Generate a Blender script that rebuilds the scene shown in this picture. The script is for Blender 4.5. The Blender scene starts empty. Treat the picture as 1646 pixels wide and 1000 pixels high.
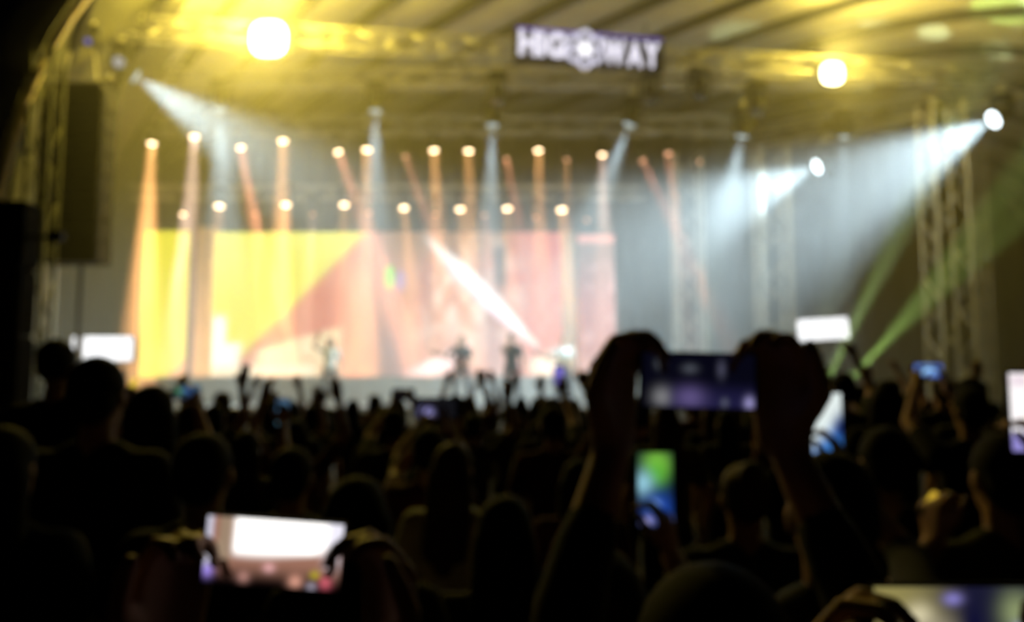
import bpy, bmesh, math, random
import numpy as np
from mathutils import Vector, Matrix, Quaternion
random.seed(7)
PI = math.pi
S = bpy.context.scene
C = S.collection

# ------------------------------------------------------------------ camera, world, exposure
CAM_Z, F, CX, CY, HORIZON = 1.75, 1300.0, 823.0, 500.0, 620.0
PITCH = math.atan((HORIZON - CY) / F)
cam_d = bpy.data.cameras.new('camera')
cam = bpy.data.objects.new('camera', cam_d)
C.objects.link(cam)
cam.location = (0, 0, CAM_Z)
cam.rotation_euler = (PI / 2 + PITCH, 0, 0)
cam_d.sensor_width = 36.0
cam_d.lens = 36.0 * F / 1646.0
cam_d.clip_start, cam_d.clip_end = 0.02, 200
cam_d.dof.use_dof = True                      # the phone camera is focused far too near
cam_d.dof.focus_distance = 0.12
cam_d.dof.aperture_fstop = (cam_d.lens / 1000.0) / 0.0016
S.camera = cam

world = bpy.data.worlds.new('night_sky')
world.use_nodes = True
world.node_tree.nodes['Background'].inputs[0].default_value = (0.010, 0.011, 0.014, 1)
world.node_tree.nodes['Background'].inputs[1].default_value = 0.02
S.world = world
S.view_settings.view_transform = 'Standard'
S.view_settings.look = 'None'
S.view_settings.exposure = 0.0
S.view_settings.gamma = 1.0
S.view_settings.use_curve_mapping = False
cy = S.cycles
cy.use_denoising = True
try:
    cy.denoiser = 'OPENIMAGEDENOISE'
    cy.denoising_prefilter = 'ACCURATE'
except Exception:
    pass
cy.max_bounces = 4
cy.diffuse_bounces = 2
cy.glossy_bounces = 1
cy.volume_bounces = 0
cy.sample_clamp_direct = 12
cy.sample_clamp_indirect = 4
cy.use_adaptive_sampling = False

# strength of the place's lamps and the added canopy fill (watts)
FLOOD_W = (1700, 430)          # bare glow of each floodlight
CANOPY_FILL = (500, 700)        # added fill spots that brighten the canopy
WASH_K = 0.5
AMBER_K = 5.5
HAZE = 0.045
DISK_K = 0.00165


def P(px, py, Y):
    """Point of the place that stands Y metres ahead of the photographer on the sight line of a pixel."""
    u, v = (px - CX) / F, (CY - py) / F
    c, s = math.cos(PITCH), math.sin(PITCH)
    dy, dz = c - v * s, s + v * c
    k = Y / dy
    return Vector((u * k, Y, CAM_Z + dz * k))


# ------------------------------------------------------------------ helpers
def lin(r, g, b):
    f = lambda x: (x / 255 / 12.92) if x / 255 <= 0.04045 else ((x / 255 + 0.055) / 1.055) ** 2.4
    return (f(r), f(g), f(b))


MATS = {}


def mat(name, col, rough=0.7, metal=0.0, noise=0.0, scale=8.0, bump=0.0, sheen=0.0):
    if name in MATS:
        return MATS[name]
    m = bpy.data.materials.new(name)
    m.use_nodes = True
    nt = m.node_tree
    b = nt.nodes['Principled BSDF']
    b.inputs['Base Color'].default_value = (*col, 1)
    b.inputs['Roughness'].default_value = rough
    b.inputs['Metallic'].default_value = metal
    b.inputs['Specular IOR Level'].default_value = 0.5 if metal or rough < 0.5 else 0.2
    if noise or bump:
        tc = nt.nodes.new('ShaderNodeTexCoord')
        nz = nt.nodes.new('ShaderNodeTexNoise')
        nz.inputs['Scale'].default_value = scale
        nz.inputs['Detail'].default_value = 4
        nt.links.new(tc.outputs['Object'], nz.inputs['Vector'])
        if noise:
            rp = nt.nodes.new('ShaderNodeValToRGB')
            rp.color_ramp.elements[0].color = (*[c * (1 - noise) for c in col], 1)
            rp.color_ramp.elements[1].color = (*[min(1, c * (1 + noise)) for c in col], 1)
            rp.color_ramp.elements[0].position = 0.3
            rp.color_ramp.elements[1].position = 0.7
            nt.links.new(nz.outputs['Fac'], rp.inputs['Fac'])
            nt.links.new(rp.outputs['Color'], b.inputs['Base Color'])
        if bump:
            bp = nt.nodes.new('ShaderNodeBump')
            bp.inputs['Strength'].default_value = bump
            nt.links.new(nz.outputs['Fac'], bp.inputs['Height'])
            nt.links.new(bp.outputs['Normal'], b.inputs['Normal'])
    MATS[name] = m
    return m


def emis(name, col, strength, sample=False):
    if name in MATS:
        return MATS[name]
    m = bpy.data.materials.new(name)
    m.use_nodes = True
    nt = m.node_tree
    nt.nodes.clear()
    o = nt.nodes.new('ShaderNodeOutputMaterial')
    e = nt.nodes.new('ShaderNodeEmission')
    e.inputs[0].default_value = (*col, 1)
    e.inputs[1].default_value = strength
    nt.links.new(e.outputs[0], o.inputs[0])
    m.cycles.emission_sampling = 'FRONT' if sample else 'NONE'
    MATS[name] = m
    return m


def emis_attr(name, strength, sample=False):
    """Lit display: its picture is stored in the panel's colour attribute, like the pixels of a display."""
    if name in MATS:
        return MATS[name]
    m = bpy.data.materials.new(name)
    m.use_nodes = True
    nt = m.node_tree
    nt.nodes.clear()
    o = nt.nodes.new('ShaderNodeOutputMaterial')
    e = nt.nodes.new('ShaderNodeEmission')
    a = nt.nodes.new('ShaderNodeAttribute')
    a.attribute_name = 'Col'
    nt.links.new(a.outputs['Color'], e.inputs[0])
    e.inputs[1].default_value = strength
    nt.links.new(e.outputs[0], o.inputs[0])
    m.cycles.emission_sampling = 'FRONT' if sample else 'NONE'
    MATS[name] = m
    return m


def basis(d):
    d = Vector(d).normalized()
    a = Vector((0, 0, 1)) if abs(d.z) < 0.9 else Vector((1, 0, 0))
    x = d.cross(a).normalized()
    return x, d.cross(x).normalized(), d


class MB:
    """collects boxes, tubes and lathes as one mesh"""

    def __init__(self):
        self.v, self.f = [], []

    def _add(self, vs, fs):
        o = len(self.v)
        self.v += [tuple(v) for v in vs]
        self.f += [tuple(i + o for i in f) for f in fs]
        return self

    def box(self, c, size, rot=None, bevel=0.0):
        hx, hy, hz = size[0] / 2, size[1] / 2, size[2] / 2
        c = Vector(c)
        if bevel <= 0:
            vs = [Vector((x, y, z)) for x in (-hx, hx) for y in (-hy, hy) for z in (-hz, hz)]
            fs = [(0, 1, 3, 2), (4, 6, 7, 5), (0, 4, 5, 1), (2, 3, 7, 6), (0, 2, 6, 4), (1, 5, 7, 3)]
        else:
            bm = bmesh.new()
            bmesh.ops.create_cube(bm, size=1)
            for v in bm.verts:
                v.co = Vector((v.co.x * size[0], v.co.y * size[1], v.co.z * size[2]))
            bmesh.ops.bevel(bm, geom=list(bm.edges), offset=bevel, segments=2, affect='EDGES')
            vs = [v.co.copy() for v in bm.verts]
            fs = [[v.index for v in f.verts] for f in bm.faces]
            bm.free()
        if rot is not None:
            vs = [rot @ v for v in vs]
        return self._add([v + c for v in vs], fs)

    def tube(self, p0, p1, r0, r1=None, n=8):
        r1 = r0 if r1 is None else r1
        p0, p1 = Vector(p0), Vector(p1)
        x, y, d = basis(p1 - p0)
        vs = []
        for p, r in ((p0, r0), (p1, r1)):
            vs += [p + (x * math.cos(2 * PI * i / n) + y * math.sin(2 * PI * i / n)) * r for i in range(n)]
        fs = [(i, (i + 1) % n, n + (i + 1) % n, n + i) for i in range(n)]
        fs += [tuple(range(n - 1, -1, -1)), tuple(range(n, 2 * n))]
        return self._add(vs, fs)

    def path(self, pts, r, n=8):
        pts = [Vector(p) for p in pts]
        vs, fs = [], []
        for k, p in enumerate(pts):
            d = pts[min(k + 1, len(pts) - 1)] - pts[max(k - 1, 0)]
            x, y, _ = basis(d)
            vs += [p + (x * math.cos(2 * PI * i / n) + y * math.sin(2 * PI * i / n)) * r for i in range(n)]
        for k in range(len(pts) - 1):
            fs += [(k * n + i, k * n + (i + 1) % n, (k + 1) * n + (i + 1) % n, (k + 1) * n + i) for i in range(n)]
        fs += [tuple(range(n - 1, -1, -1)), tuple(range((len(pts) - 1) * n, len(pts) * n))]
        return self._add(vs, fs)

    def lathe(self, prof, n=16, caps=True):
        """profile of (radius, z) round the local Z axis"""
        vs, fs = [], []
        for r, z in prof:
            vs += [Vector((r * math.cos(2 * PI * i / n), r * math.sin(2 * PI * i / n), z)) for i in range(n)]
        for k in range(len(prof) - 1):
            fs += [(k * n + i, k * n + (i + 1) % n, (k + 1) * n + (i + 1) % n, (k + 1) * n + i) for i in range(n)]
        if caps:
            fs += [tuple(range(n - 1, -1, -1)), tuple(range((len(prof) - 1) * n, len(prof) * n))]
        return self._add(vs, fs)

    def ball(self, c, r, nu=12, nv=8):
        c = Vector(c)
        r = (r, r, r) if isinstance(r, (int, float)) else r
        vs = [c + Vector((0, 0, -r[2]))]
        for j in range(1, nv):
            t = -PI / 2 + PI * j / nv
            vs += [c + Vector((r[0] * math.cos(t) * math.cos(2 * PI * i / nu), r[1] * math.cos(t) * math.sin(2 * PI * i / nu), r[2] * math.sin(t))) for i in range(nu)]
        vs.append(c + Vector((0, 0, r[2])))
        fs = [(0, 1 + (i + 1) % nu, 1 + i) for i in range(nu)]
        for j in range(nv - 2):
            a = 1 + j * nu
            fs += [(a + i, a + (i + 1) % nu, a + nu + (i + 1) % nu, a + nu + i) for i in range(nu)]
        a = 1 + (nv - 2) * nu
        fs += [(a + i, a + (i + 1) % nu, len(vs) - 1) for i in range(nu)]
        return self._add(vs, fs)

    def capsule(self, p0, r0, p1, r1, n=10):
        p0, p1 = Vector(p0), Vector(p1)
        if (p1 - p0).length < 1e-5:
            return self.ball(p0, r0)
        x, y, d = basis(p1 - p0)
        rings = []
        for t in (-80, -50, -20):
            a = math.radians(t)
            rings.append((p0 + d * (math.sin(a) * r0), math.cos(a) * r0))
        rings.append((p0, r0))
        rings.append((p1, r1))
        for t in (20, 50, 80):
            a = math.radians(t)
            rings.append((p1 + d * (math.sin(a) * r1), math.cos(a) * r1))
        vs, fs = [], []
        for p, r in rings:
            vs += [p + (x * math.cos(2 * PI * i / n) + y * math.sin(2 * PI * i / n)) * r for i in range(n)]
        for k in range(len(rings) - 1):
            fs += [(k * n + i, k * n + (i + 1) % n, (k + 1) * n + (i + 1) % n, (k + 1) * n + i) for i in range(n)]
        fs += [tuple(range(n - 1, -1, -1)), tuple(range((len(rings) - 1) * n, len(rings) * n))]
        return self._add(vs, fs)

    def mesh(self, name, m=None, smooth=False):
        me = bpy.data.meshes.new(name)
        me.from_pydata(self.v, [], self.f)
        me.update()
        if m:
            me.materials.append(m)
        if smooth:
            me.polygons.foreach_set('use_smooth', [True] * len(me.polygons))
        return me

    def build(self, name, m, parent=None, smooth=False):
        return link(name, self.mesh(name, m, smooth), parent)


def link(name, data, parent=None, M=None):
    o = bpy.data.objects.new(name, data)
    C.objects.link(o)
    if parent is not None:
        o.parent = parent
    if M is not None:
        o.matrix_local = M
    return o


def tag(o, label=None, cat=None, group=None, kind=None):
    if label:
        o['label'] = label
    if cat:
        o['category'] = cat
    if group:
        o['group'] = group
    if kind:
        o['kind'] = kind
    return o


def empty(name, loc=(0, 0, 0), rot=None):
    o = bpy.data.objects.new(name, None)
    o.empty_display_size = 0.1
    C.objects.link(o)
    o.location = loc
    if rot is not None:
        o.rotation_mode = 'QUATERNION'
        o.rotation_quaternion = rot
    return o


def look(d):
    """rotation that turns local -Z into d"""
    return Vector(d).to_track_quat('-Z', 'Y')


def spot(name, parent, loc, d, watts, col, angle, blend=0.3, radius=0.05):
    l = bpy.data.lights.new(name, 'SPOT')
    l.energy, l.color, l.spot_size, l.spot_blend, l.shadow_soft_size = watts, col, math.radians(angle), blend, radius
    o = bpy.data.objects.new(name, l)
    C.objects.link(o)
    o.parent = parent
    o.matrix_local = Matrix.Translation(loc) @ look(d).to_matrix().to_4x4()
    return o


def grid_panel(w, h, nx, ny, fn, name, m):
    """flat display in the local XZ plane, facing -Y; fn(u, v) gives its linear colour, u to the viewer's right, v up"""
    vs = [((i / nx - 0.5) * w, 0, (j / ny - 0.5) * h) for j in range(ny + 1) for i in range(nx + 1)]
    fs = [(j * (nx + 1) + i, j * (nx + 1) + i + 1, (j + 1) * (nx + 1) + i + 1, (j + 1) * (nx + 1) + i) for j in range(ny) for i in range(nx)]
    me = bpy.data.meshes.new(name)
    me.from_pydata(vs, [], fs)
    a = me.color_attributes.new('Col', 'FLOAT_COLOR', 'POINT')
    buf = []
    for j in range(ny + 1):
        for i in range(nx + 1):
            c = fn(i / nx, j / ny) if callable(fn) else fn
            buf += [c[0], c[1], c[2], 1.0]
    a.data.foreach_set('color', buf)
    me.materials.append(m)
    me.update()
    return me


def sm(a, b, x):
    t = max(0.0, min(1.0, (x - a) / (b - a)))
    return t * t * (3 - 2 * t)


def mix(a, b, t):
    return tuple(a[i] + (b[i] - a[i]) * t for i in range(3))


def hash2(i, j):
    x = math.sin(i * 127.1 + j * 311.7) * 43758.5453
    return x - math.floor(x)


def vnoise(x, y):
    i, j = math.floor(x), math.floor(y)
    fx, fy = x - i, y - j
    fx, fy = fx * fx * (3 - 2 * fx), fy * fy * (3 - 2 * fy)
    a = hash2(i, j) * (1 - fx) + hash2(i + 1, j) * fx
    b = hash2(i, j + 1) * (1 - fx) + hash2(i + 1, j + 1) * fx
    return a * (1 - fy) + b * fy


# ------------------------------------------------------------------ materials
ALU = mat('brushed_aluminium', (0.62, 0.61, 0.56), 0.5, 0.25, noise=0.15, scale=6)
BLACK = mat('black_metal', (0.018, 0.018, 0.018), 0.55, 0.2, noise=0.2, scale=20)
BLACKP = mat('black_plastic', (0.014, 0.014, 0.015), 0.75)
CANVAS = mat('roof_canvas', (0.52, 0.50, 0.44), 0.9, noise=0.12, scale=1.2)
RAFTER = mat('roof_steel', (0.035, 0.035, 0.03), 0.6, 0.3, noise=0.2, scale=5)
DIMSTEEL = mat('dimmed_steel', (0.16, 0.165, 0.12), 0.8, 0.1, noise=0.2, scale=6)  # truss metal darkened, the tower's dimness is put into its colour
SIDE_DARK = mat('darkened_side_tarp', (0.085, 0.085, 0.055), 0.95, noise=0.2, scale=2)  # side cloth read as tarpaulin, coloured dark to dim the floodlit side
DRAPE = mat('black_drape', (0.05, 0.048, 0.045), 0.95, noise=0.3, scale=3)
DECK = mat('stage_deck', (0.16, 0.155, 0.15), 0.6, noise=0.2, scale=4)
SKIRT = mat('stage_skirt', (0.30, 0.29, 0.285), 0.8, noise=0.12, scale=3)
GROUND = mat('asphalt', (0.035, 0.035, 0.036), 0.9, noise=0.3, scale=9, bump=0.2)
GRILLE = mat('speaker_grille', (0.03, 0.03, 0.026), 0.7, noise=0.3, scale=60)
STEELPIPE = mat('galvanised_pipe', (0.75, 0.64, 0.48), 0.5, 0.2, noise=0.1, scale=4)

# ------------------------------------------------------------------ the setting
ground = MB().box((0, 16, -0.05), (70, 50, 0.1)).build('floor', GROUND)
tag(ground, 'dark ground that the crowd stands on', None, kind='structure')

# stage
STAGE_Z, STAGE_Y0, STAGE_Y1, SX0, SX1 = 1.25, 18.2, 27.6, -12.6, 4.7
deck = empty('stage', ((SX0 + SX1) / 2, STAGE_Y0, 0))
tag(deck, 'low stage deck with pale front skirt behind the crowd', 'stage', kind='thing')
cw = (SX1 - SX0) / 9
for i in range(9):
    x = -(SX1 - SX0) / 2 + (i + 0.5) * cw
    MB().box((x, (STAGE_Y1 - STAGE_Y0) / 2, STAGE_Z - 0.06), (cw - 0.01, STAGE_Y1 - STAGE_Y0, 0.12)).build('deck_panel', DECK, deck)
    MB().box((x, 0.03, (STAGE_Z - 0.13) / 2), (cw - 0.015, 0.05, STAGE_Z - 0.13)).build('skirt_panel', SKIRT, deck)
riser = empty('stage_riser', (-1.6, 22.6, STAGE_Z))
tag(riser, 'pale grey riser platform running below the large video wall', 'platform')
rz = P(700, 606, 22.6).z - STAGE_Z
for i in range(5):
    x = -6.9 + i * 2.75
    MB().box((x, 0.65, rz - 0.05), (2.73, 1.3, 0.1)).build('deck_panel', SKIRT, riser)
    MB().box((x, 0.02, rz / 2 - 0.05), (2.72, 0.03, rz - 0.1)).build('front_panel', SKIRT, riser)

# backdrop drapes
back = empty('wall_back', (0, 28.4, 0))
tag(back, 'dark drapes hung behind the stage', None, kind='structure')
for i in range(12):
    mb = MB()
    x0, wd = -17 + i * 3.0, 3.0
    n = 24
    vs = []
    for k in range(n + 1):
        x = x0 + wd * k / n
        y = 0.07 * math.sin(k * 2 * PI / 6)
        vs += [(x, y, 0), (x, y, 11)]
    mb._add(vs, [(2 * k, 2 * k + 2, 2 * k + 3, 2 * k + 1) for k in range(n)])
    mb.build('drape', DRAPE, back, True)


# roof: a vaulted canopy of canvas strips between slanting rafters
def roof_xlr(Y):
    return -9.4 - (Y - 14) * 0.46, 14.6 + (Y - 14) * 0.35


def roof_pt(X, Y, dz=0.0):
    l, r = roof_xlr(Y)
    X = max(l, min(r, X))
    q = abs(2 * (X - l) / (r - l) - 1)
    z = 11.6 * max(0.0, 1 - q ** 3.5) ** (1 / 3.5)
    return Vector((X, Y, z + dz))


roof = empty('ceiling', (0, 14, 0))
tag(roof, 'vaulted canvas canopy roof over the stage with slanting steel rafters', None, kind='structure')
ROOF_Y0, ROOF_Y1 = 14.0, 28.6
off = Vector((0, 14, 0))
SLANT = 0.85


def strip_x(i, Y):
    return -16.5 + i * 2.3 - (28.6 - Y) * -SLANT * 1.0 - 8.0


for i in range(0, 19):
    mb = MB()
    NY, NX = 14, 6
    vs, ok = [], []
    for j in range(NY + 1):
        Y = ROOF_Y1 + (ROOF_Y0 - ROOF_Y1) * j / NY
        xa, xb = strip_x(i, Y), strip_x(i + 1, Y)
        for k in range(NX + 1):
            X = xa + (xb - xa) * k / NX
            sag = -0.12 * math.sin(PI * k / NX)
            vs.append(roof_pt(X, Y, 0.05 + sag) - off)
            l, r = roof_xlr(Y)
            ok.append(l - 1e-6 <= X <= r + 1e-6)
    fs = []
    for j in range(NY):
        for k in range(NX):
            q = (j * (NX + 1) + k, j * (NX + 1) + k + 1, (j + 1) * (NX + 1) + k + 1, (j + 1) * (NX + 1) + k)
            if any(ok[a] for a in q):
                fs.append(q)
    if fs:
        po = mb._add(vs, fs).build('canvas_panel', CANVAS, roof, True)
        po.data.materials.append(SIDE_DARK)
        for pl in po.data.polygons:           # the canopy's side band is darkened, dimming what the floodlight catches
            c_ = pl.center + off
            if c_.x < roof_xlr(c_.y)[0] + 3.6:
                pl.material_index = 1
    pts = []
    for j in range(25):
        Y = ROOF_Y1 + (ROOF_Y0 - ROOF_Y1) * j / 24
        X = strip_x(i, Y)
        l, r = roof_xlr(Y)
        if l <= X <= r:
            pts.append(roof_pt(X, Y, -0.06) - off)
    if len(pts) > 2:
        MB().path(pts, 0.15, 6).build('rafter', RAFTER, roof)
# front edge pipe of the canopy
pts = []
l, r = roof_xlr(14.0)
for k in range(61):
    u = k / 60
    X = l + (r - l) * (0.5 - 0.5 * math.cos(PI * u))
    q_ = roof_pt(X, 13.95) - off
    pts.append(q_ + Vector((0.16 if u < 0.5 else -0.16, 0, -0.1)))
MB().path(pts, 0.09, 8).build('edge_pipe', STEELPIPE, roof, True)


# ------------------------------------------------------------------ trusses
_unit = {}


def unit_tube(r):
    if r not in _unit:
        _unit[r] = MB().tube((0, 0, 0), (0, 0, 1), r, n=6).mesh('truss_tube', ALU, True)
    return _unit[r]


def bar(parent, name, a, b, r, dim=False):
    a, b = Vector(a), Vector(b)
    d = b - a
    M = Matrix.Translation(a) @ d.to_track_quat('Z', 'Y').to_matrix().to_4x4() @ Matrix.Diagonal((1, 1, d.length, 1))
    o = link(name, unit_tube(r), parent, M)
    if dim:
        o.material_slots[0].link = 'OBJECT'
        o.material_slots[0].material = DIMSTEEL
    return o


def truss(a, b, w, bay, label, group=None, rc=0.035, rb=0.018, faces=(0, 1, 2, 3), name='lighting_truss', dim=False):
    a, b = Vector(a), Vector(b)
    d = b - a
    L = d.length
    root = empty(name, a, d.to_track_quat('Z', 'Y'))
    tag(root, label, 'truss', group)
    h = w / 2
    cs = [(-h, -h), (h, -h), (h, h), (-h, h)]
    for x, y in cs:
        bar(root, 'chord', (x, y, 0), (x, y, L), rc, dim)
    n = max(2, round(L / bay))
    st = L / n
    for f in faces:
        p, q = cs[f], cs[(f + 1) % 4]
        for k in range(n):
            s, e = (p, q) if k % 2 == 0 else (q, p)
            bar(root, 'brace', (*s, k * st), (*e, (k + 1) * st), rb, dim)
    return root


FLA, FLB = P(432, 62, 17.0), P(1338, 118, 18.8)
fd = (FLB - FLA).normalized()
TZ = 9.55
ta = FLA - fd * 3.0 + Vector((-0.06, 0.5, 0)); ta.z = TZ
tb = FLB + fd * 4.4 + Vector((-0.06, 0.5, 0)); tb.z = TZ
truss(ta, tb, 0.4, 0.6, 'front box truss below the canopy carrying the lit sign and yellow floodlights', faces=(0, 1, 2, 3))
WZ = 9.5
truss((-9.5, 20.5, WZ + 0.25), (9.5, 20.5, WZ + 0.25), 0.4, 0.7, 'middle box truss carrying the pale blue-white wash lights')
AZ = P(700, 203, 23.5).z
truss((-10.75, 23.5, AZ), (6.6, 23.5, AZ), 0.45, 0.7, 'rear box truss carrying the upper row of amber beam lights')
BZ = P(700, 310, 24.2).z
truss((-11.6, 24.2, BZ), (4.0, 24.2, BZ), 0.35, 0.7, 'low box truss just above the video wall with the lower amber lights')
sa, sb = P(1196, 222, 25.2), P(1700, 140, 20.0)
sa.z = sb.z = (sa.z + sb.z) / 2
truss(sa, sb, 0.6, 0.7, 'slanting side truss running out from the stage to the outer tower')


def tower(px, py, Y, top, w, label, **k):
    p = P(px, py, Y)
    return truss((p.x, Y, 0.02), (p.x, Y, top), w, 0.75, label, 'lattice towers', name='truss_tower', **k)


tower(1108, 500, 23.6, 8.6, 0.75, 'dim grey lattice tower beside the video wall in the haze')
tower(1243, 450, 22.2, 8.3, 0.75, 'pale blue-lit lattice tower between the stage and the white light box', rc=0.045)
tower(1524, 450, 20.6, sa.z - 0.35, 0.82, 'beige lattice tower standing alone in front of the dark far side', rc=0.045, rb=0.026)
tower(62, 400, 14.15, 7.9, 0.38, 'olive lattice tower beside the hanging line array', dim=True)
tower(1572, 300, 23.5, 9.0, 0.3, 'thin dim mast just behind the beige lattice tower')

# ------------------------------------------------------------------ video wall
PA = {'Y': 24.6}


def screen_fn(px, py):
    """picture on the video wall, by its position on the wall"""
    yel = (1.0, 0.93, 0.05)
    yel2 = (1.02, 1.0, 0.18)
    c = mix(yel2, yel, sm(375, 520, py) * sm(560, 330, px) + 0.2)
    salmon = (0.74, 0.20, 0.12)
    pink = (0.82, 0.20, 0.18)
    white = (1.3, 1.2, 1.1)
    cream = (1.25, 1.0, 0.60)
    tan = (0.36, 0.20, 0.12)
    n1 = vnoise(px / 22, py / 30)
    n2 = vnoise(px / 11 + 9, py / 16 + 4)
    if px < 320:      # side panel
        c = mix((1.0, 0.90, 0.045), yel2, 0.25 * n1)
        t = sm(0, 10, (px - 225) * 0.9 + (py - 605) - 40)
        c = mix(c, (0.95, 0.48, 0.16), t)
        return c
    if px < 905:
        # diagonal edge of the yellow field: from (578, 376) to (385, 572)
        e = (px - 578) * 0.712 + (py - 376) * 0.70
        t = sm(-8, 14, e)
        band = mix(salmon, pink, sm(480, 600, px))
        band = mix(band, (0.95, 0.45, 0.30), 0.5 * n1)
        c = mix(c, band, t)
        # cream shape low on the left
        k = sm(0, 16, (py - 520) + (px - 540) * 0.28) * sm(560, 535, px) * sm(395, 425, px)
        c = mix(c, mix(cream, (0.95, 0.62, 0.34), sm(440, 500, px) * n2), 0.95 * k)
        k = sm(395, 375, px + 0.15 * (py - 570)) * sm(545, 560, py)
        k = max(k, sm(18, 6, abs(px - 350)) * sm(500, 520, py))
        c = mix(c, white, k)
        k = sm(582, 594, py) * sm(520, 490, px)
        c = mix(c, (1.3, 1.05, 0.7), k)
        # tan middle, the beams' amber veil painted into the picture
        k = sm(565, 620, px) * sm(700, 650, px + (py - 480) * 0.2)
        c = mix(c, mix(tan, (0.48, 0.26, 0.17), n1), 0.8 * k)
        # pale mottled field to the right of the middle
        k = sm(655, 700, px + (py - 480) * 0.1)
        right = mix((0.46, 0.22, 0.18), (0.80, 0.64, 0.56), sm(0.42, 0.75, n1 * 0.6 + n2 * 0.4))
        right = mix(right, mix((0.66, 0.14, 0.14), (0.72, 0.34, 0.30), n2), sm(800, 830, px))
        right = mix(right, (0.85, 0.65, 0.58), 0.7 * sm(805, 815, px) * sm(850, 835, px) * sm(400, 440, py) * n1)
        c = mix(c, right, k)
        k = sm(600, 560, py) * 0
        # soft pink lower middle, white wedge
        k = sm(500, 570, py) * sm(560, 640, px) * sm(860, 800, px)
        c = mix(c, mix((0.42, 0.28, 0.25), (0.62, 0.36, 0.33), sm(620, 760, px)), 0.8 * k)
        d = (py - 602) * 0.86 + (px - 636) * 0.40
        k = sm(-4, 8, d) * sm(40, 18, d) * sm(630, 690, px) * sm(762, 745, px)
        c = mix(c, (1.2, 0.95, 0.98), k)
        # warm dark top between the amber beams
        k = sm(440, 385, py) * sm(600, 640, px) * sm(860, 790, px)
        c = mix(c, (0.30, 0.17, 0.09), 0.75 * k)
        # dark grey strip
        k = sm(14, 6, abs(px - 802)) * sm(392, 402, py) * sm(475, 450, py)
        c = mix(c, (0.14, 0.10, 0.10), k)
        # green and violet flare
        k = sm(1.0, 0.5, ((px - 624) / 9) ** 2 + ((py - 447) / 22) ** 2)
        c = mix(c, (0.02, 0.80, 0.08), k)
        k = sm(1.0, 0.4, ((px - 642) / 10) ** 2 + ((py - 452) / 20) ** 2)
        c = mix(c, (0.42, 0.32, 0.62), 0.8 * k)
        # white streak from (676, 378) to (866, 562)
        ax, ay, bx, by = 676, 376, 868, 564
        L = math.hypot(bx - ax, by - ay)
        s = ((px - ax) * (bx - ax) + (py - ay) * (by - ay)) / L / L
        d = ((px - ax) * (by - ay) - (py - ay) * (bx - ax)) / L
        wdt = 6 + 13 * sm(0, 0.4, s) * sm(1.02, 0.55, s)
        k = sm(wdt, wdt * 0.45, abs(d)) * sm(-0.02, 0.1, s) * sm(1.02, 0.93, s)
        strk = mix((0.75, 0.72, 0.70), (1.2, 1.2, 1.2), sm(0.05, 0.35, s) * sm(1.0, 0.75, s))
        strk = mix(strk, (0.70, 1.0, 0.85), sm(0.80, 0.95, s) * sm(-2, 4, d))
        strk = mix(strk, (0.90, 0.62, 0.85), sm(-2, -7, d) * 0.6)
        c = mix(c, strk, k)
        # cream glow at the low corner
        k = sm(1.0, 0.2, ((px - 890) / 50) ** 2 + ((py - 590) / 30) ** 2)
        c = mix(c, (1.25, 1.08, 0.88), k)
        return c
    # right panel
    c = mix((0.24, 0.14, 0.12), (0.52, 0.22, 0.22), sm(400, 500, py))
    c = mix(c, (0.8, 0.5, 0.5), sm(0.55, 0.8, n1 * 0.5 + n2 * 0.5) * sm(410, 450, py) * 0.7)
    c = mix(c, (0.85, 0.36, 0.30), sm(394, 388, py))
    c = mix(c, (0.8, 0.5, 0.46), 0.6 * sm(560, 590, py))
    return c


WALL = emis_attr('led_picture', 1.25, True)


def led_panel(x0, x1, y0, y1, nx, ny, label):
    a, b = P(x0, y1, PA['Y']), P(x1, y0, PA['Y'])
    w, h = b.x - a.x, b.z - a.z
    root = empty('video_wall', ((a.x + b.x) / 2, PA['Y'], a.z))
    tag(root, label, 'video screen', 'video wall sections')
    me = grid_panel(w, h, nx, ny, lambda u, v: screen_fn(x0 + (x1 - x0) * u, y1 + (y0 - y1) * v), 'screen', WALL)
    s = link('screen', me, root)
    s.location = (0, -0.08, h / 2)
    MB().box((0, 0.06, h / 2), (w - 0.02, 0.2, h - 0.02)).build('housing', BLACK, root)
    for sx in (-1, 1):
        MB().box((sx * (w / 2 + 0.02), 0.0, h / 2), (0.04, 0.2, h + 0.08)).build('side_frame', BLACK, root)
    for z in (-0.02, h + 0.02):
        MB().box((0, 0, z), (w, 0.2, 0.04)).build('cross_frame', BLACK, root)
    for sx in (-1, 1):
        MB().box((sx * (w / 2 - 0.15), 0.1, (STAGE_Z - a.z) / 2), (0.1, 0.1, a.z - STAGE_Z)).build('support_leg', BLACK, root)
    return root


led_panel(225, 308, 372, 607, 24, 60, 'narrow plain yellow video screen section at the end of the wall')
led_panel(340, 903, 374, 605, 200, 84, 'wide video screen with yellow corner, pink field and white diagonal streak')
led_panel(929, 987, 378, 596, 24, 70, 'narrow pink mottled video screen section beside the grey haze')

COLTAN = mat('column_cloth', (0.78, 0.56, 0.27), 0.9, noise=0.1, scale=3)
COLGREY = mat('column_grey', (0.24, 0.21, 0.19), 0.9, noise=0.1, scale=3)


def column(px, top, bot, wpx, m, label):
    a, b = P(px, bot, 24.1), P(px, top, 24.1)
    w = wpx * 24.1 / F
    root = empty('screen_column', (a.x, 24.1, STAGE_Z))
    tag(root, label, 'column')
    h = b.z - STAGE_Z
    MB().box((0, 0, h / 2 + 0.06), (w, 0.3, h - 0.12), bevel=0.03).build('shaft', m, root)
    MB().box((0, 0, 0.06), (w + 0.15, 0.45, 0.12)).build('foot_plate', BLACK, root)
    MB().box((0, 0, h + 0.03), (w + 0.06, 0.36, 0.06)).build('cap_plate', BLACK, root)


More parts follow.
